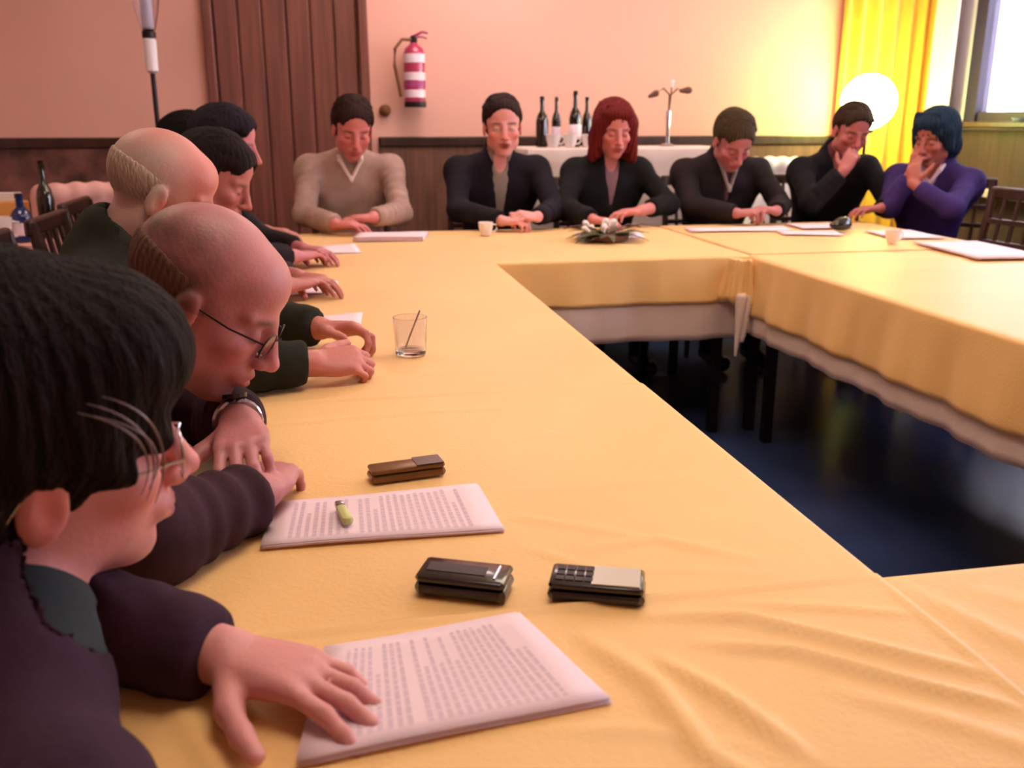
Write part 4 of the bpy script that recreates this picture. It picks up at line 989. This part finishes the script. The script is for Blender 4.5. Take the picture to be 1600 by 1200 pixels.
sheet_stack('paper_stack', 'pile of printed white pages before the folded arms of the bald person with glasses', 'papers', [(-.10, 1.060), (.195, 1.055), (.185, 1.205), (-.09, 1.195)], ZC2, 8, 24, linedir=1, group='paper piles')
MB_ = MB()
def phone(label, cx, cy, z, L, Wd, Hh, ang, kind):
    r = thing('mobile_phone', label, 'phone', (cx, cy, z), ang)
    MB().box(-L/2, L/2, -Wd/2, Wd/2, 0, Hh*.62, .006).build('body', M['black'], r, True)
    MB().box(-L/2+.001, L/2-.001, -Wd/2+.001, Wd/2-.001, Hh*.64, Hh, .006).build('cover', M['black'], r, True)
    if kind == 'screen':
        MB().box(-.005, L/2-.006, -Wd/2+.005, Wd/2-.005, Hh, Hh+.0012).build('screen', M['screen'], r)
        k = MB()
        for i in range(4):
            for j in range(3): k.box(-L/2+.008+i*.0105, -L/2+.0165+i*.0105, -.016+j*.012, -.007+j*.012, Hh, Hh+.0012)
        k.build('keypad', M['dmetal'], r)
    else:
        MB().box(-L/2+.010, L/2-.026, -.010, .010, Hh, Hh+.0008).build('display_window', M['dmetal'], r)
        MB().tube([(L/2-.014, -.015, Hh), (L/2-.014, .015, Hh)], .0016, 6).build('trim_line', M['metal'], r, True)
    return r
phone('black flip phone lying on the yellow cloth, left of the pair in the foreground', .126, .915, ZC2+.001, .102, .052, .024, -.42, 'flip')
phone('black phone with a pale screen, right of the pair in the foreground', .266, .877, ZC2+.001, .104, .052, .022, -.36, 'screen')
r = thing('spectacle_case', 'small brown and gold case lying behind the upper papers', 'case', (.092, 1.268, ZC2+.001), .17)
MB().box(-.055, .055, -.019, .019, 0, .012, .005).build('lower_shell', M['gold'], r, True); MB().box(-.054, .054, -.018, .018, .0125, .020, .005).build('upper_shell', M['gold'], r, True)
MB().box(.012, .052, -.017, .017, .020, .0212).build('dark_panel', M['black'], r)
r = thing('lighter', 'small pale green lighter lying on the upper papers', 'lighter', (.000, 1.115, ZC2+.0095), 1.75)
MB().box(-.026, .022, -.007, .007, 0, .011, .004).build('body', M['greenplastic'], r, True); MB().box(.022, .036, -.006, .006, .001, .011, .003).build('metal_head', M['metal'], r, True)
# glass beside the clasped hands
r = thing('drinking_glass', 'clear cut-glass tumbler on the left table beyond the clasped hands', 'glass', (.165, 2.02, ZC3))
pr = [(.030, 0), (.034, .004), (.038, .085)]; MB().lathe(pr+[(.0355, .085), (.030, .012), (.004, .010)], n=20).build('tumbler', M['glass'], r, True)
MB().lathe([(.003, .0), (.003, .0)], n=4) if False else None
MB().tube([(-.012, .004, .013), (.022, -.006, .100)], .0022, 6).build('spoon_handle', M['metal'], r, True)
sheet_stack('paper_stack', 'white sheets lying in front of the second bald head, nearer of the two', 'papers', [(-.15, 2.28), (.06, 2.30), (.075, 2.50), (-.14, 2.46)], ZC3, 4, 0, group='paper piles')
sheet_stack('paper_stack', 'pinkish white sheets farther up the left table, before the person in profile', 'papers', [(-.16, 2.80), (.02, 2.83), (.02, 3.04), (-.15, 3.0)], ZC3, 3, 0, group='paper piles')
sheet_stack('paper_stack', 'sheets at the left end of the far table by the crossed forearms', 'papers', [(-.13, 3.70), (.12, 3.72), (.10, 3.98), (-.14, 3.92)], ZC3+.001, 4, 0, group='paper piles')
sheet_stack('paper_stack', 'thick bound white booklet before the person in the beige jumper', 'papers', [(.10, 4.08), (.40, 4.06), (.44, 4.24), (.14, 4.27)], ZC3+.001, 16, 0, group='paper piles', th=.0011)
cup(.70, 4.20, ZC3+.001, 'small white cup before the smiling person, on the far table', None, .8)
sheet_stack('paper_stack', 'white sheets in front of the red-haired person beside the greenery', 'papers', [(1.08, 3.98), (1.38, 3.96), (1.42, 4.18), (1.12, 4.2)], ZC3+.001, 5, 0, group='paper piles')
sheet_stack('paper_stack', 'open white pages in front of the person with bowed head', 'papers', [(1.65, 4.10), (2.14, 4.06), (2.17, 4.22), (1.68, 4.26)], ZC3+.006, 5, 0, group='paper piles')
sheet_stack('paper_stack', 'scattered sheets before the person with the hand at the chin', 'papers', [(2.22, 4.12), (2.48, 4.10), (2.52, 4.30), (2.24, 4.34)], ZC3+.006, 5, 0, group='paper piles')
sheet_stack('paper_stack', 'sheet lying left of the black pouch on the corner table', 'papers', [(2.02, 3.92), (2.28, 3.84), (2.32, 4.0), (2.06, 4.06)], ZC3+.006, 3, 0, group='paper piles')
sheet_stack('paper_stack', 'large white sheets on the right table before the empty lattice-back chair', 'papers', [(2.36, 3.05), (2.66, 3.02), (2.69, 3.50), (2.42, 3.54)], ZC3+.006, 6, 0, group='paper piles', th=.001)
sheet_stack('paper_stack', 'white sheets near the cup on the right, before the person in purple', 'papers', [(2.42, 3.68), (2.66, 3.66), (2.68, 3.96), (2.46, 3.98)], ZC3+.006, 5, 0, group='paper piles')
cup(2.335, 3.56, ZC3+.006, 'small white cup on the right table, left of the large sheets', None, .75)
s = Sculpt(.005); s.ell((0, 0, .028), (.055, .035, .026), k=.01); s.ell((.015, 0, .05), (.03, .022, .018), k=.02); s.half((0, 0, .002), (0, 0, -1), .2, k=.002); V, Fc = s.mesh()
tag(mesh_obj('pouch', np.array(V)+np.array((2.36, 4.02, ZC3+.004)), Fc, M['black'], origin=(2.36, 4.02, ZC3+.004)), 'black pouch on the corner table between the sheets', 'pouch')
# greenery on the far table
r = thing('centrepiece', 'low arrangement of dark green leaves and white blossoms on the far table', 'flower arrangement', (1.19, 3.90, ZC3+.001)); r.scale = (1.3, 1.3, 1.1)
MB().lathe([(.05, 0), (.065, .006), (.07, .025), (.055, .025)], n=20).build('dish', M['bud'], r, True)
mb = MB(); rr = random.Random(7)
def leaf(mb, p, d, L, w, nrm_):
    d = Vector(d).normalized(); sdv = d.cross(Vector(nrm_)).normalized(); p = Vector(p); n_ = sdv.cross(d)
    pts = []
    for t, ww in ((0, .05), (.25, .8), (.55, 1), (.8, .6), (1, .03)):
        c = p+d*L*t-Vector((0, 0, 1))*L*.35*t*t; pts += [c-sdv*w*ww, c+n_*.002, c+sdv*w*ww]
    mb.add(pts, [f for i in range(4) for f in ((3*i, 3*i+1, 3*i+4, 3*i+3), (3*i+1, 3*i+2, 3*i+5, 3*i+4))])
for i in range(46):
    a = rr.uniform(0, 2*PI); e = rr.uniform(.05, .8); leaf(mb, (.03*math.cos(a), .03*math.sin(a), .025), (math.cos(a)*1.4, math.sin(a), e), rr.uniform(.06, .13), rr.uniform(.009, .016), (0, 0, 1))
mb.build('foliage', M['green'], r, True)
for i in range(7):
    a = i*2.4; blob((.045*math.cos(a)-.03, .04*math.sin(a)+.01, .055+.02*math.sin(i*3)), .012, M['porcelain'], 'blossom', r, (math.cos(a), 0, 1))
mb = MB()
for (dx, L) in ((.20, .2), (.13, .12), (-.14, .1)): mb.tube([(0, 0, .03), (dx*.6, .03, .06), (dx, .06, .045)], .003, 5)
mb.build('twig', M['bud'], r, True)

# ------------------------------------------------------------------ left background: side table with bottles, draped chair
r = thing('side_table', 'round side table in the left background behind the bald heads', 'table', (-1.52, 4.7, 0))
MB().lathe([(.30, 0), (.30, .02), (.05, .05), (.04, .68), (.10, .70)], n=28).build('pedestal', M['darkwood'], r, True); MB().lathe([(.42, .70), (.43, .705), (.43, .725), (.42, .73)], n=40).build('tabletop', M['darkwood'], r, True)
mb = MB(); n = 72; rs = []
for k in range(10):
    t = k/9; z = .733 if k == 0 else .733-.004-.40*t; R0 = .44+.03*t; rs.append([( (R0+t*.025*math.sin(10*a))*math.cos(a), (R0+t*.025*math.sin(10*a))*math.sin(a), z) for a in [2*PI*i/n for i in range(n)]])
mb.add([p for q in rs for p in q], [tuple(range(n))]+[(k*n+i, (k+1)*n+i, (k+1)*n+(i+1) % n, k*n+(i+1) % n) for k in range(9) for i in range(n)])
o = mb.build('tablecloth', M['pinkcloth'], None, True); o.location = (-1.52, 4.7, 0); md = o.modifiers.new('s', 'SOLIDIFY'); md.thickness = .002; md.offset = 1
tag(o, 'pinkish cloth on the round side table in the left background', 'tablecloth')
zb = .7365
bottle(-1.255, 4.60, zb, 'bottle_dark', 'tall dark wine bottle on the left background table', .33, .038, lab=False)
bottle(-1.33, 4.48, zb, 'bottle_blue', 'squat blue bottle on the left background table', .20, .045)
cup(-1.42, 4.44, zb, 'white jug-like cup on the left background table', None, 1.5)
cup(-1.54, 4.52, zb, 'white cup behind the jug on the left background table', None, 1.2)
bottle(-1.66, 4.50, zb, 'bottle_dark', 'dark bottle at the left edge of the photo on the background table', .24, .045, lab=False)
r = thing('napkin_holder', 'orange and cream napkin box on the left background table', 'napkin box', (-1.44, 4.72, zb))
MB().box(-.07, .07, -.04, .04, 0, .16, .006).build('box', M['orange'], r); MB().box(-.05, .05, -.02, .02, .16, .20, .004).build('napkins', M['porcelain'], r)
ch = dup(chair0, (-1.02, 4.55, 0), PI+.5, 'chair draped in pale pink cloth in the left background'); ch['group'] = 'chairs by the left background table'
s = Sculpt(.008)
s.cap((-.17, -.235, .93), (.17, -.235, .93), .045, .045, k=.02); s.cap((-.18, -.235, .90), (-.19, -.22, .55), .045, .05, k=.03); s.cap((.18, -.235, .90), (.19, -.22, .55), .045, .05, k=.03); s.ell((0, -.235, .74), (.21, .038, .22), k=.03)
V, Fc = s.mesh(); V = V+normals(V, Fc)*(np.sin(V[:, 0]*70)*.004)[:, None]; o = mesh_obj('chair_drape', V, Fc, M['pinkcloth']); o.location = (-1.02, 4.55, 0); o.rotation_euler = (0, 0, PI+.5)
tag(o, 'pale pink cloth draped over the chair back in the left background', 'cloth')
ch = dup(chair0, (2.80, 5.42, 0), PI, 'chair under a white cloth behind the gap between the two rightmost black jackets'); ch['group'] = 'spare chairs by the far wall'
o2 = o.copy(); COL.objects.link(o2); o2.data = o.data.copy(); o2.data.materials[0] = M['porcelain']; o2.name = 'chair_drape'; o2.location = (2.80, 5.42, 0.0); o2.rotation_euler = (0, 0, PI); o2.scale = (1, 1, 1.06)
tag(o2, 'white cloth over a chair back, seen between two dark jackets on the far right', 'cloth')
r = dup(chair0, (-1.72, 4.05, 0), .3, 'dark wooden chair at the left edge by the background table'); r['group'] = 'chairs by the left background table'
# things on the window sill
r = thing('tray', 'pale blue shallow dish on the sill at the right edge of the photo', 'dish', (4.05, 5.0, 1.2505))
MB().lathe([(.03, 0), (.055, .004), (.068, .022), (.064, .022), (.05, .008)], n=24).build('bowl', mat('pale_blue_ceramic', 'b8d4e6', .3), r, True)
